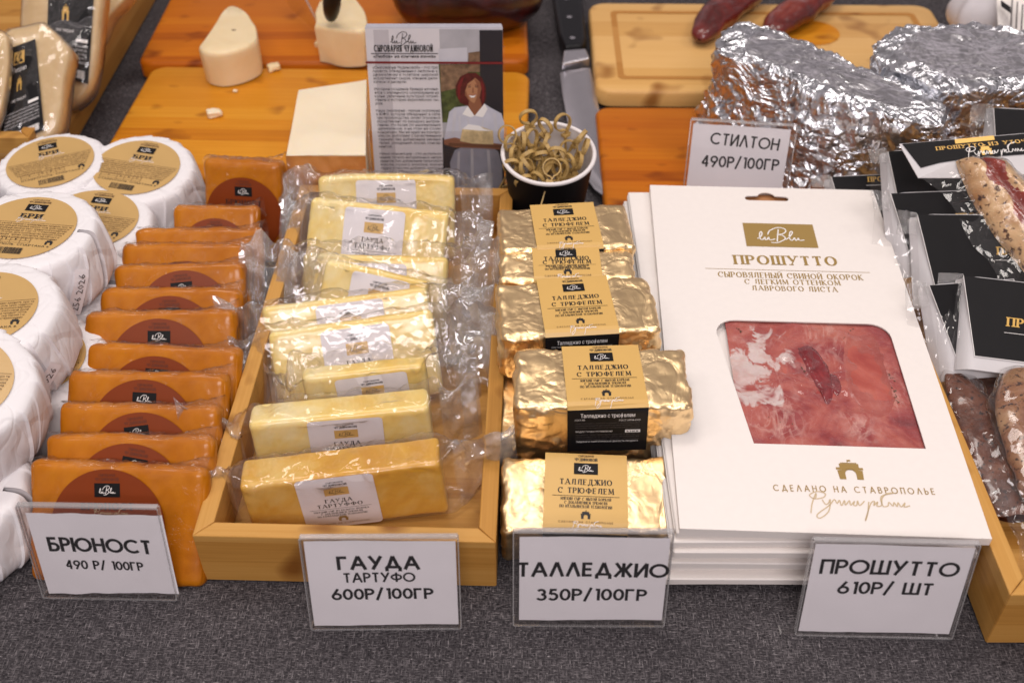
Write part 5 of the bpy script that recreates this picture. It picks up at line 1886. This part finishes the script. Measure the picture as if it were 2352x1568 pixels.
hd_ = plate([(1266, -30), (1330, -30), (1338, 40), (1345, 120), (1338, 136), (1296, 140), (1284, 110), (1274, 50)], .006, .022, M['handle'], 'handle', root, .004)
for x, y in ((1301, -2), (1308, 40), (1315, 88)):
    g = MB()
    c = kp(x, y, .022)
    g.add([(c.x + .0028 * math.cos(t * math.pi / 8), c.y + .0028 * math.sin(t * math.pi / 8), .0224) for t in range(16)], [tuple(range(16))], M['steel'])
    g.build('rivet', hd_)
plate([(1294, 140), (1344, 136), (1354, 158), (1290, 172)], .007, .019, M['steel'], 'bolster', root, .002)
g = MB()
L_ = [(1286, 168), (1292, 215), (1304, 280), (1318, 340), (1336, 392), (1366, 434), (1397, 456)]
R_ = [(1356, 156), (1368, 210), (1378, 260), (1388, 310), (1396, 360), (1400, 405), (1399, 450)]
vs_ = []
for (a, b), (c, d) in zip(L_, R_):
    pa, pb = kp(a, b, .0105), kp(c, d, .0125)
    for f, zz in ((0, .0102), (.25, .0122), (.9, .0128), (1, .0122)):
        p = pa.lerp(pb, f)
        vs_.append(Vector((p.x, p.y, zz)))
    for f in (1, 0):
        p = pa.lerp(pb, f)
        vs_.append(Vector((p.x, p.y, .0092)))
k = len(L_)
g.add(vs_, [(6 * i + j, 6 * i + 6 + j, 6 * i + 6 + (j + 1) % 6, 6 * i + (j + 1) % 6) for i in range(k - 1) for j in range(6)] + [tuple(range(6)), tuple(6 * k - 6 + j for j in range(6))[::-1]], M['steel'])
g.build('blade', root, smooth=True, angle=25)


# ------------------------------------------------------------------ loose cheeses on the left boards
def lump(name, label, cat, pxs, z0, h, m, seed, amp=.001, taper=.96, mtop=None, group=None, rim=.004):
    """a cut piece: outline of its foot on the board, height h"""
    pts = [P(x, y, z0 + h) for x, y in pxs]
    pts = [Vector(q) for q in catmull([tuple(p) for p in pts + [pts[0]]], 8)][:-1]
    cen = sum(pts, Vector()) / len(pts)
    k = len(pts)
    rows = []
    for f, s_ in ((0, 1), (.15, 1.0), (.4, 1.0), (.7, 1.0), (1 - rim / h, 1.0), (1 - rim / h * .3, 1 - rim * 12 * .3), (1, 1 - rim * 12)):
        rows.append([(Vector((cen.x, cen.y, 0)) + Vector((p.x - cen.x, p.y - cen.y, 0)) * (s_ * (taper + (1 - taper) * f)) + Vector((0, 0, z0 + h * f))) for p in pts])
    for s_ in (.6, .3, .08):
        rows.append([Vector((cen.x, cen.y, 0)) + Vector((p.x - cen.x, p.y - cen.y, 0)) * s_ + Vector((0, 0, z0 + h)) for p in pts])
    g_ = MB()
    vs_ = []
    for j, r in enumerate(rows):
        for p in r:
            n_ = (p - Vector((cen.x, cen.y, z0 + h / 2))).normalized()
            vs_.append(p - Vector((cen.x, cen.y, z0)) + n_ * amp * nz(p, 50, seed))
    fs = [(j * k + i, j * k + (i + 1) % k, (j + 1) * k + (i + 1) % k, (j + 1) * k + i) for j in range(len(rows) - 1) for i in range(k)]
    fs.append(tuple((len(rows) - 1) * k + i for i in range(k)))
    g_.add(vs_, fs, m)
    o = g_.build(name, smooth=True, angle=50)
    o.location = (cen.x, cen.y, z0)
    return tag(o, label, cat, group) if label else o


def face_lump(name, label, cat, front_px, back_px, z0, zt, m, m2=None):
    pass


lump('cheese_half', 'cut half round of pale cheese standing on the dark orange board', 'cheese', [(455, 107), (488, 62), (520, 15), (546, 13), (570, 32), (586, 60), (592, 88), (574, 104), (540, 116), (500, 122), (468, 118)], .022, .035, M['pale'], 1.0, .0014, rim=.005)
o = bpy.data.objects['cheese_half']
for x, y, z, r in ((537, 70, .0572, .0016), (568, 104, .0565, .0010)):
    g = MB()
    c = P(x, y, z) - o.location
    g.add([c + Vector((r * 1.5 * math.cos(a * .785), r * math.sin(a * .785), .0003 * (a % 2))) for a in range(8)], [tuple(range(8))], M['ink_brown'])
    g.build('hole', o)
for x, y, s_, lab in ((630, 160, .006, 'yellow cheese crumb at the edge where two boards meet'), (493, 266, .0062, 'larger white cheese crumb on the amber board'), (541, 211, .0022, 'tiny white cheese crumb on the amber board')):
    g = MB()
    rnd = random.Random(x)
    rbox(g, (-s_, -s_ * .8, 0), (s_, s_ * .8, s_ * .9), s_ * .3, (4, 4, 3), M['ivory'] if x != 630 else M['pale'], lambda p, n: p + n * nz(p, 200, x) * s_ * .35)
    o = g.build('cheese_crumb', smooth=True)
    o.location = P(x, y, .0215)
    o.rotation_euler = (0, 0, rnd.uniform(-.5, .5))
    tag(o, lab, 'cheese crumb', 'cheese crumbs on the board')

# the big ivory wedge with an orange rind at the front
z0, zt = .022, .062
root = thing('cheese_wedge', 'big ivory cheese wedge with an orange rind, left of the leaflet stand', 'cheese', Matrix.Translation(P(750, 300, z0)))
o0 = P(750, 300, z0)
q = [P(x, y, zt) - o0 for x, y in ((657, 357), (840, 358), (842, 184), (686, 207))]
lo = [Vector((p.x, p.y, 0)) for p in q]
for p, d in zip(lo, ((0, -.004), (0, -.004), (0, .002), (0, .002))):
    p.y += d[1]
g = MB()


def wedge_fn(u, v):
    # v: 0 bottom front .. up the front, over the top
    if v < .35:
        f = v / .35
        p = lo[0].lerp(lo[1], u).lerp(q[0].lerp(q[1], u), f)
    else:
        f = (v - .35) / .65
        p = q[0].lerp(q[1], u).lerp(q[3].lerp(q[2], u), f)
    return p + Vector((0, 0, .0015 * nz(p, 30, 2)))


g.grid(wedge_fn, 24, 40, M['ivory'], pick=lambda u, v: M['ivory'])
g.add([lo[0], q[0], q[3], lo[3]], [(0, 1, 2, 3)], M['ivory'])
g.add([lo[1], q[1], q[2], lo[2]], [(3, 2, 1, 0)], M['ivory'])
g.add([lo[3], lo[2], q[2], q[3]], [(3, 2, 1, 0)], M['ivory'])
g.build('cut_cheese', root, smooth=True, angle=40)
g = MB()
q0, q1 = q[0] + Vector((0, -.0012, .0004)), q[1] + Vector((0, -.0012, .0004))
l0, l1 = lo[0] + Vector((0, -.003, 0)), lo[1] + Vector((0, -.003, 0))
g.grid(lambda u, v: l0.lerp(l1, u).lerp(q0.lerp(q1, u), v) + Vector((0, -.0028 * math.sin(math.pi * min(1, v * 1.05)) + .0008 * nz(Vector((u, v, 0)), 9), 0)), 30, 14, M['rind'])
g.build('rind', root, smooth=True)

# cheese with a black handled tool and a clear sign edge at the top
lump('cheese_piece', 'yellowish cheese piece under a black handle at the back of the board', 'cheese', [(722, 60), (735, 0), (800, -10), (836, 20), (842, 60), (826, 72), (770, 68)], .022, .038, M['pale'], 6.0, .002)
g = MB()
for a in (0,):
    blob(g, [P(760, 42, .066), P(762, 10, .085), P(765, -30, .105)], lambda t: .0085 * math.sin(math.pi * min(1, .18 + t * .6)), M['handle'], 20, 16)
o = g.build('tool_handle', smooth=True)
tag(o, 'rounded black handle stuck in the cheese at the back', 'tool')
g = MB()
a, b = P(692, -20, .075), P(752, 98, .024)
c, d = P(712, -20, .073), P(757, 92, .024)
for p0, p1 in ((a, b),):
    s_ = (p1 - p0).normalized().cross(Vector((0, 0, 1))).normalized() * .0012
    u_ = Vector((0, 0, .0022))
    g.hexa([p0 - s_, p0 + s_, p1 + s_, p1 - s_], [p0 - s_ + u_, p0 + s_ + u_, p1 + s_ + u_, p1 - s_ + u_], M['acrylic_edge'])
s_ = Vector((-.05, .0, 0))
g.add([a, b, b + s_ + Vector((0, .08, 0)), a + s_ + Vector((0, .08, 0))], [(0, 1, 2, 3)], M['acrylic'])
o = g.build('clear_sign_stand')
tag(o, 'edge of a clear sign stand leaning across the cheese at the back', 'sign stand')
lump('cheese_crumb', 'flat cheese shaving at the foot of the clear sign stand', 'cheese crumb', [(722, 100), (735, 88), (752, 94), (745, 104)], .022, .004, M['pale'], 9.0, .0008, rim=.001, group='cheese crumbs on the board')

# dark ham at the top of the picture, behind the leaflet
g = MB()
blob(g, [P(915, -10, .05), P(965, -16, .055), (P(1065, -22, .06)), P(1165, -20, .055), P(1222, -30, .05)], lambda t: .004 + .048 * math.sin(math.pi * min(.97, max(.03, t))) ** .6, M['darkham'], 36, 30, lambda p, n: p + n * (.004 * nz(p, 28, 4) + .0015 * nz(p, 80, 2)), .85)
o = g.build('dark_ham', smooth=True)
tag(o, 'dark cured ham lying behind the leaflet stand, cut by the picture top', 'cured meat')


# ------------------------------------------------------------------ dried meats on the pale board
def meat_stick(label, path, r, m, seed):
    g_ = MB()
    blob(g_, path, lambda t: r * max(.0, math.sin(math.pi * min(1, .002 + t * .93))) ** .42, m, 40, 24,
         lambda p, n: p + n * (.0022 * nz(p, 55, seed) + .0010 * nz(p, 140, seed)), .75)
    o_ = g_.build('dried_meat', smooth=True)
    return tag(o_, label, 'cured meat', 'dried dark red meats on the pale board')


meat_stick('dried dark red meat nearer the knife, tip pointing at the foil wedge', [P(1606, 92, .034), P(1640, 45, .038), P(1690, 5, .04), P(1770, -45, .04)], .0185, M['darkmeat'], 3)
meat_stick('dried dark red meat farther from the knife, end tucked behind foil', [P(1765, 85, .034), P(1800, 45, .038), P(1850, 15, .04), P(1915, -35, .04)], .0180, M['darkmeat'], 7)
g = MB()
c = P(1860, 75, .0244)
g.add([(c.x + .030 * math.cos(t * math.pi / 20), c.y + .028 * math.sin(t * math.pi / 20), .0246) for t in range(40)], [tuple(range(40))], M['board2'])  # flat amber disc on the pale board beside the dried meats
o = g.build('amber_patch')
o['kind'] = 'stuff'

# ------------------------------------------------------------------ white bag at the top right
g = MB()
blob(g, [P(2190, 18, .05), P(2240, 30, .055), P(2310, 45, .06), P(2420, 60, .06)], lambda t: .006 + .030 * min(1, t * 2.2) ** .7, M['bagwhite'], 34, 28, lambda p, n: p + n * (.003 * nz(p, 40, 1) + .0012 * nz(p, 120, 1)), .85)
bag_root = thing('white_bag', 'white plastic bag with a pale label at the top right corner', 'bag', Matrix.Translation(P(2300, 60, 0)))
off_ = P(2300, 60, 0)
g.v = [v - off_ for v in g.v]
g.build('bag_body', bag_root, smooth=True)
f = Flat(P(2288, -30, .100), P(2420, -20, .100), P(2296, 62, .078), P(2440, 135, .078))
g = MB()
inv = Matrix.Translation(-off_)
g.T = lambda u, v, n_: (inv @ f.m) @ Vector((u, v, n_))
g.add([inv @ P(2288, -30, .100), inv @ P(2420, -20, .100), inv @ P(2440, 150, .074), inv @ P(2292, 58, .080)], [(3, 2, 1, 0)], M['carton'])
a = [inv @ P(x, y, .0955) for x, y in ((2297, 2), (2320, 18), (2320, 33), (2298, 17))]
g.add([p + Vector((0, -.001, .001)) for p in a], [(3, 2, 1, 0)], M['black'])
for k in range(3):
    a = [inv @ P(x + 12 * k, y + 6 * k, .095) for x, y in ((2322, 0), (2325, 0), (2322, 62), (2318, 62))]
    g.add([p + Vector((0, -.001, .001)) for p in a], [(3, 2, 1, 0)], M['ink_grey'])
g.build('paper_label', bag_root)


# ------------------------------------------------------------------ black-carded meat packs
def quadgrid(mb_, c, nu, nv, m, bulge=0.0, seed=0.0, amp=0.0, nrm=Vector((0, 0, 1))):
    a, b, cc_, d = c
    mb_.grid(lambda u, v: (lambda p: p + nrm * (bulge * math.sin(math.pi * u) * math.sin(math.pi * v) + amp * nz(p, 60, seed) + amp * .5 * nz(p, 150, seed)))(d.lerp(cc_, u).lerp(a.lerp(b, u), v)), nu, nv, m)


def carded_pack(label, tl, tr, z, lean, drop, inner, text_at, seed, word='ПРОШУТТО', film_left=.012, body=None, roll=0.0):
    """header card: white with a black print inset; a clear bag hangs from it"""
    f_ = Fr(P(*tl, z), P(*tr, z + roll), lean)
    w = f_.w
    root_ = thing('meat_pack', label, 'meat pack', f_.m, 'black-carded vacuum meat packs')
    h = drop
    c_ = MB()
    curve = lambda x: .006 * ((x / (w / 2)) ** 2) * .5
    # the white card bends back along its left fold
    def cf(u, v):
        x = -w / 2 + w * u
        back = .012 * max(0, (.16 - u) / .16) ** 2
        return Vector((x, back + .0004, -h + h * v))
    c_.grid(cf, 28, 4, M['card_back'])
    c_.grid(lambda u, v: cf(u, v) + Vector((0, .0012, 0)), 28, 4, M['card_back'])
    c_.build('header_card', root_, smooth=True)
    p_ = MB()
    li, bi = inner
    p_.T = lambda u, v, n_: Vector((u, -.0004 - n_, v))
    # slanted left edge of the print
    p_.poly([(-w / 2 + .0015, -.0006), (w / 2 - .001, -.0006), (w / 2 - .001, -h + bi), (-w / 2 + li, -h + bi)], 0, M['black'])
    hair = .00035
    p_.poly([(-w / 2 + .0015 - hair, -.0006), (-w / 2 + .0015, -.0006), (-w / 2 + li, -h + bi), (w / 2 - .001, -h + bi), (w / 2 - .001, -h + bi - hair), (-w / 2 + li - hair, -h + bi - hair)], .00005, M['ink_white'])
    if text_at:
        tx, tz, th = text_at
        write(p_, word, tx, tz, th, .0003, M['goldfoil_ink'], None, .24, True, center=False)
        p_.rect(tx - .002, tz - th * .75, tx + th * 7.5, tz - th * .75 + .0003, .0003, M['ink_white'])
        write(p_, 'СЕВЕРНЫЙ', tx + .02, tz - .026, .0013, .0003, M['ink_grey'], .02, .16, False, .6)
    p_.build('black_print', root_)
    s_ = MB()
    s_.grid(lambda u, v: Vector((-w / 2 - film_left + (film_left + .003) * u, .006 + .006 * (1 - u) * math.sin(v * 5 + seed) + .002 * nz(Vector((u, v, seed)), 5), .003 - h * 1.05 * v)), 10, 30, M['film'],
            pick=lambda u, v: M['seal'] if v < .22 else M['film'])
    s_.build('clear_bag', root_, smooth=True)
    return root_, f_


carded_pack('black-carded pack at the back right, beside the foil wedge, nearly hidden', (2278, 246), (2450, 256), .105, 35, .055, (.010, .006), None, 1)
carded_pack('black-carded pack at the foot of the big foil wedge, lying low', (1905, 405), (2080, 398), .055, 50, .04, (.008, .005), (.0, -.006, .004), 2)
carded_pack('black-carded pack with a white folded edge, just behind the top pack', (2035, 346), (2230, 340), .088, 45, .048, (.008, .004), None, 3)
carded_pack('black-carded pack showing half of its gold ПРОШУТТО, above the middle pack', (2041, 443), (2290, 434), .088, 50, .062, (.012, .010), (.008, -.022, .0048), 4)
carded_pack('middle black-carded pack, gold lettering partly under clear film', (2102, 491), (2390, 494), .088, 52, .066, (.012, .009), (.012, -.029, .0056), 5)
carded_pack('narrow black-carded pack squeezed between the carton stack and the front pack', (2129, 654), (2330, 640), .080, 52, .064, (.014, .006), None, 6)
carded_pack('front black-carded pack with a gold ПРОШУТТО line cut by the picture edge', (2208, 631), (2480, 662), .088, 54, .062, (.012, .009), (-.006, -.031, .0060), 7)

# the pack on top with the peppered duck breast
f_ = Fr(P(2068, 330, .112), P(2440, 298, .112), 66)
w = f_.w
root = thing('meat_pack', 'top pack with a peppered red duck breast sealed in clear film', 'meat pack', f_.m, 'black-carded vacuum meat packs')
Lc = lambda x, y: f_.loc(x, y)
g = MB()
pts = [(2066, 330), (2440, 298), (2440, 400), (2352, 400), (2230, 408), (2110, 408)]
q = [Lc(*p) for p in pts]
g.add([(x, .0004, z) for x, z in q] + [(x, .0010, z) for x, z in q], [tuple(range(6)), tuple(range(6, 12))[::-1]] + [(i, (i + 1) % 6, 6 + (i + 1) % 6, 6 + i) for i in range(6)], M['card_back'])
g.build('header_card', root)
g = MB()
g.T = lambda u, v, n_: Vector((u, -n_, v))
g.poly([Lc(*p) for p in [(2072, 331), (2440, 300), (2440, 352), (2352, 355), (2230, 364), (2160, 374), (2115, 386)]], .0002, M['black'])
g.poly([Lc(*p) for p in [(2192, 321), (2282, 312), (2284, 322), (2194, 331)]], .0004, M['goldfoil_ink'])
fit(g, f_, 'ПРОШУТТО ИЗ УТОЧКИ', (2152, 346), (2380, 326), (2266, 328), .0004, M['goldfoil_ink'], .24, True)
a = Lc(2268, 356)
emblem(g, a[0], a[1], .009, .0004, M['goldfoil_ink'])
a, b = Lc(2200, 366), Lc(2350, 350)
script_hand(g, a[0] + .03, a[1] + .001, .045, .0004, M['ink_white'], .006)
g.build('black_print', root)
g = MB()
mp = [P(2200, 382, .118), P(2255, 450, .116), P(2310, 525, .112), P(2380, 610, .108), P(2450, 700, .104)]
inv = f_.inv
loc_ = [tuple(inv @ p) for p in mp]
outl_l = [(2193, 374), (2206, 410), (2222, 448), (2244, 488), (2272, 530), (2301, 566), (2330, 600), (2360, 645), (2420, 720)]
outl_r = [(2280, 372), (2312, 392), (2345, 420), (2385, 455), (2430, 500), (2470, 550), (2500, 600), (2540, 660), (2600, 740)]
nu = 50
cl, cr = catmull(outl_l, 6), catmull(outl_r, 6)


def duck(u, v, lift=.0, sd=2):
    i = u * (len(cl) - 1)
    k0 = min(len(cl) - 2, int(i))
    ff = i - k0
    a = Vector(cl[k0]).lerp(Vector(cl[k0 + 1]), ff)
    b = Vector(cr[k0]).lerp(Vector(cr[k0 + 1]), ff)
    p2 = a.lerp(b, v)
    x, z = f_.loc(p2.x, p2.y)
    hgt = .016 * (math.sin(math.pi * v) ** .5) * min(1, (u + .02) * 7) ** .5 - .006 * math.exp(-((v - .48) / .09) ** 2)
    p = Vector((x, -.001 - hgt - lift, z))
    return p + Vector((0, -(.0016 * nz(p, 70, sd) + .0008 * nz(p, 170, sd)), 0))


g.grid(duck, 60, 40, M['peppered'], pick=lambda u, v: M['redmeat'] if .30 + .07 * math.sin(u * 22) < v < .64 + .10 * math.sin(u * 13 + 1) else M['peppered'])
g.build('duck_breast', root, smooth=True)
g = MB()
edge_l = [(2112, 408), (2135, 428), (2161, 443), (2180, 463), (2195, 490), (2216, 540), (2240, 570), (2271, 598), (2284, 626), (2294, 656), (2320, 684), (2380, 700)]
ce = catmull(edge_l, 5)
ci = catmull(outl_l, 6)


def skirt(u, v):
    i = min(len(ce) - 1, int(round(u * (len(ce) - 1))))
    j = min(len(ci) - 1, int(round(u * (len(ci) - 1))))
    a, b = Vector(ce[i]), Vector(ci[j])
    p2 = a.lerp(b, v * 1.05)
    x, z = f_.loc(p2.x, p2.y)
    return Vector((x, -.0035 * v ** 3 - .0012 * math.sin(u * 18) * (1 - v) - .0006 + .001 * nz(Vector((x, z, 0)), 70, 3), z))


g.grid(skirt, 60, 14, M['film'])
g.grid(lambda u, v: duck(u, v, .0016, 2) + Vector((0, .0012 * nz(Vector((u * 9, v * 7, 0)), 2.2), 0)), 70, 44, M['film_tight'])
g.build('clear_bag', root, smooth=True)

# meat below the front pack: long smoked pieces in film, in the right tray


def bagged_meat(label, path, r, m, seed, flat=.42):
    c0 = sum((Vector(p) for p in path), Vector()) / len(path)
    root_ = thing('bagged_meat', label, 'meat pack', Matrix.Translation(c0), 'smoked meats in clear film')
    pth = [tuple(Vector(p) - c0) for p in path]
    g_ = MB()
    rad = lambda t: r * max(.0, math.sin(math.pi * min(1, .003 + t * .9))) ** .45
    blob(g_, pth, rad, m, 40, 24, lambda p, n: p + n * (.002 * nz(p, 60, seed) + .001 * nz(p, 150, seed)), flat)
    g_.build('smoked_meat', root_, smooth=True)
    g_ = MB()
    blob(g_, pth, lambda t: rad(t) + .0035, M['film'], 44, 40, lambda p, n: p + n * (.0030 * nz(p, 75, seed + 3) + .0018 * nz(p, 190, seed)), flat)
    g_.build('clear_bag', root_, smooth=True)
    return root_


bagged_meat('dark smoked meat in film in the gap beside the carton stack', [P(2190, 850, .040), P(2240, 960, .036), P(2290, 1080, .032), P(2330, 1190, .028)], .016, M['brownmeat'], 2)
bagged_meat('dark red-brown meat in film between two speckled meats in the right tray', [P(2262, 822, .030), P(2292, 930, .028), P(2330, 1050, .025), P(2365, 1180, .022)], .021, M['darkbrown'], 8)
bagged_meat('peppered pale meat in film at the right picture edge', [P(2350, 850, .052), P(2368, 920, .050), P(2392, 1030, .044), P(2428, 1170, .038)], .023, M['peppered2'], 5)
g = MB()
q = [P(2300, 1120, .05), P(2420, 1090, .05), P(2440, 1290, .03), P(2336, 1300, .03)]
g.grid(lambda u, v: (lambda p: p + Vector((nz(p, 60, 1), nz(p, 60, 5), nz(p, 70, 9))) * .008)(q[0].lerp(q[1], u).lerp(q[3].lerp(q[2], u), v)), 40, 40, M['film'])
o = g.build('crumpled_film', smooth=True)
tag(o, 'loose crumpled clear film end lying in the right tray', 'film')


# ------------------------------------------------------------------ black-labelled wedges in the left tray
def wedge_pack(label, outline, z, thick, lab_px, seed, lean=None, text=True):
    """a vacuum packed wedge standing in the tray: outline on its front face"""
    f2 = Fr(P(outline[0][0], outline[0][1], z), P(outline[1][0], outline[1][1], z), lean or 30)
    root_ = thing('cheese_pack', label, 'cheese', f2.m, 'black-labelled cheese packs in the left tray')
    q_ = [f2.loc(*p) for p in outline[2:]]
    k_ = len(q_)
    for nm_, gr, m_ in (('cheese_wedge', 0.0, M['wedge']), ('clear_bag', .0025, M['film'])):
        g_ = MB()
        cx_, cz_ = sum(a for a, b in q_) / k_, sum(b for a, b in q_) / k_
        ring = catmull([(a, b, 0) for a, b in q_ + [q_[0]]], 8)[:-1]
        n_ = len(ring)
        rows_ = []
        for y_, s_ in ((thick + gr, .9), (thick * .9, 1), (thick * .1, 1), (-gr, .93), (-gr - .0004, .6), (-gr - .0006, .2)):
            rows_.append([Vector((cx_ + (a - cx_) * (s_ + gr * 14), y_, cz_ + (b - cz_) * (s_ + gr * 14))) for a, b, _ in ring])
        vs2 = [p + Vector((0, nz(p, 70, seed), 0)) * (.0006 + gr * .8) for r2 in rows_ for p in r2]
        fs2 = [(j * n_ + i, (j + 1) * n_ + i, (j + 1) * n_ + (i + 1) % n_, j * n_ + (i + 1) % n_) for j in range(5) for i in range(n_)] + [tuple(5 * n_ + i for i in range(n_))[::-1]]
        g_.add(vs2, fs2, m_)
        g_.build(nm_, root_, smooth=True)
    if lab_px:
        g_ = MB()
        a, b, c, d = [Vector(f2.loc(*p)) for p in lab_px]
        g_.T = lambda u, v, n: (lambda p: Vector((p.x, -.0024 - n, p.y)))(d.lerp(c, u).lerp(a.lerp(b, u), v))
        g_.rect(0, 0, 1, 1, 0, M['black'])
        g_.rect(.15, .80, .55, .93, .0003, M['lab_gold'])
        script_logo(g_, .35, .86, .3, .0004, M['ink'], .03)
        fine(g_, 'Пекорино', .4, .72, .07, .0003, M['ink_white'], .45)
        emblem(g_, .4, .52, .16, .0003, M['goldfoil_ink'])
        fine(g_, 'сыр твердый', .4, .42, .045, .0003, M['ink_white'], .4)
        for j in range(5):
            fine(g_, LINES[j], .5, .30 - .035 * j, .035, .0003, M['card_back'], .85)
        g_.rect(.66, .345, .93, .375, .0003, M['ink_white'])
        barcode(g_, .55, .03, .7, .07, .0003, M['ink_white'])
        g_.build('black_label', root_)
    return root_


wedge_pack('bagged cheese wedge with a slanting black label, front of the left tray', [(0, 60), (150, 60), (22, 66), (85, 54), (106, 58), (134, 84), (158, 120), (146, 190), (128, 300), (60, 340), (-10, 350), (-16, 160), (0, 90)], .115, .022, [(30, 112), (84, 92), (104, 300), (0, 345)], 1.0, 45)
wedge_pack('bagged cheese with an upright black label, behind the front wedge', [(40, -60), (260, -60), (52, -60), (140, -64), (226, -60), (226, 60), (204, 200), (130, 250), (50, 200), (46, 60)], .125, .02, [(115, -70), (222, -70), (205, 195), (108, 170)], 2.0, 42)
wedge_pack('bagged orange-tinged cheese against the right wall of the left tray', [(228, -60), (330, -60), (232, -60), (290, -62), (300, -20), (250, 40), (222, 90)], .10, .02, None, 3.0, 42)
g = MB()
q = [P(112, 62, .118), P(220, 40, .122), P(195, 96, .116), P(150, 108, .112)]
g.grid(lambda u, v: (lambda p: p + Vector((nz(p, 60, 1), nz(p, 60, 5), nz(p, 70, 9))) * .007)(q[0].lerp(q[1], u).lerp(q[3].lerp(q[2], u), v)), 30, 26, M['film'])
o = g.build('crumpled_film', smooth=True)
tag(o, 'loose clear film flap between the two labelled packs of the left tray', 'film')
wedge_pack('bagged pale cheese with glossy film at the left picture edge', [(-60, 80), (50, 80), (-60, 72), (4, 74), (18, 110), (12, 200), (-12, 290), (-70, 330)], .120, .010, None, 4.0, 42)
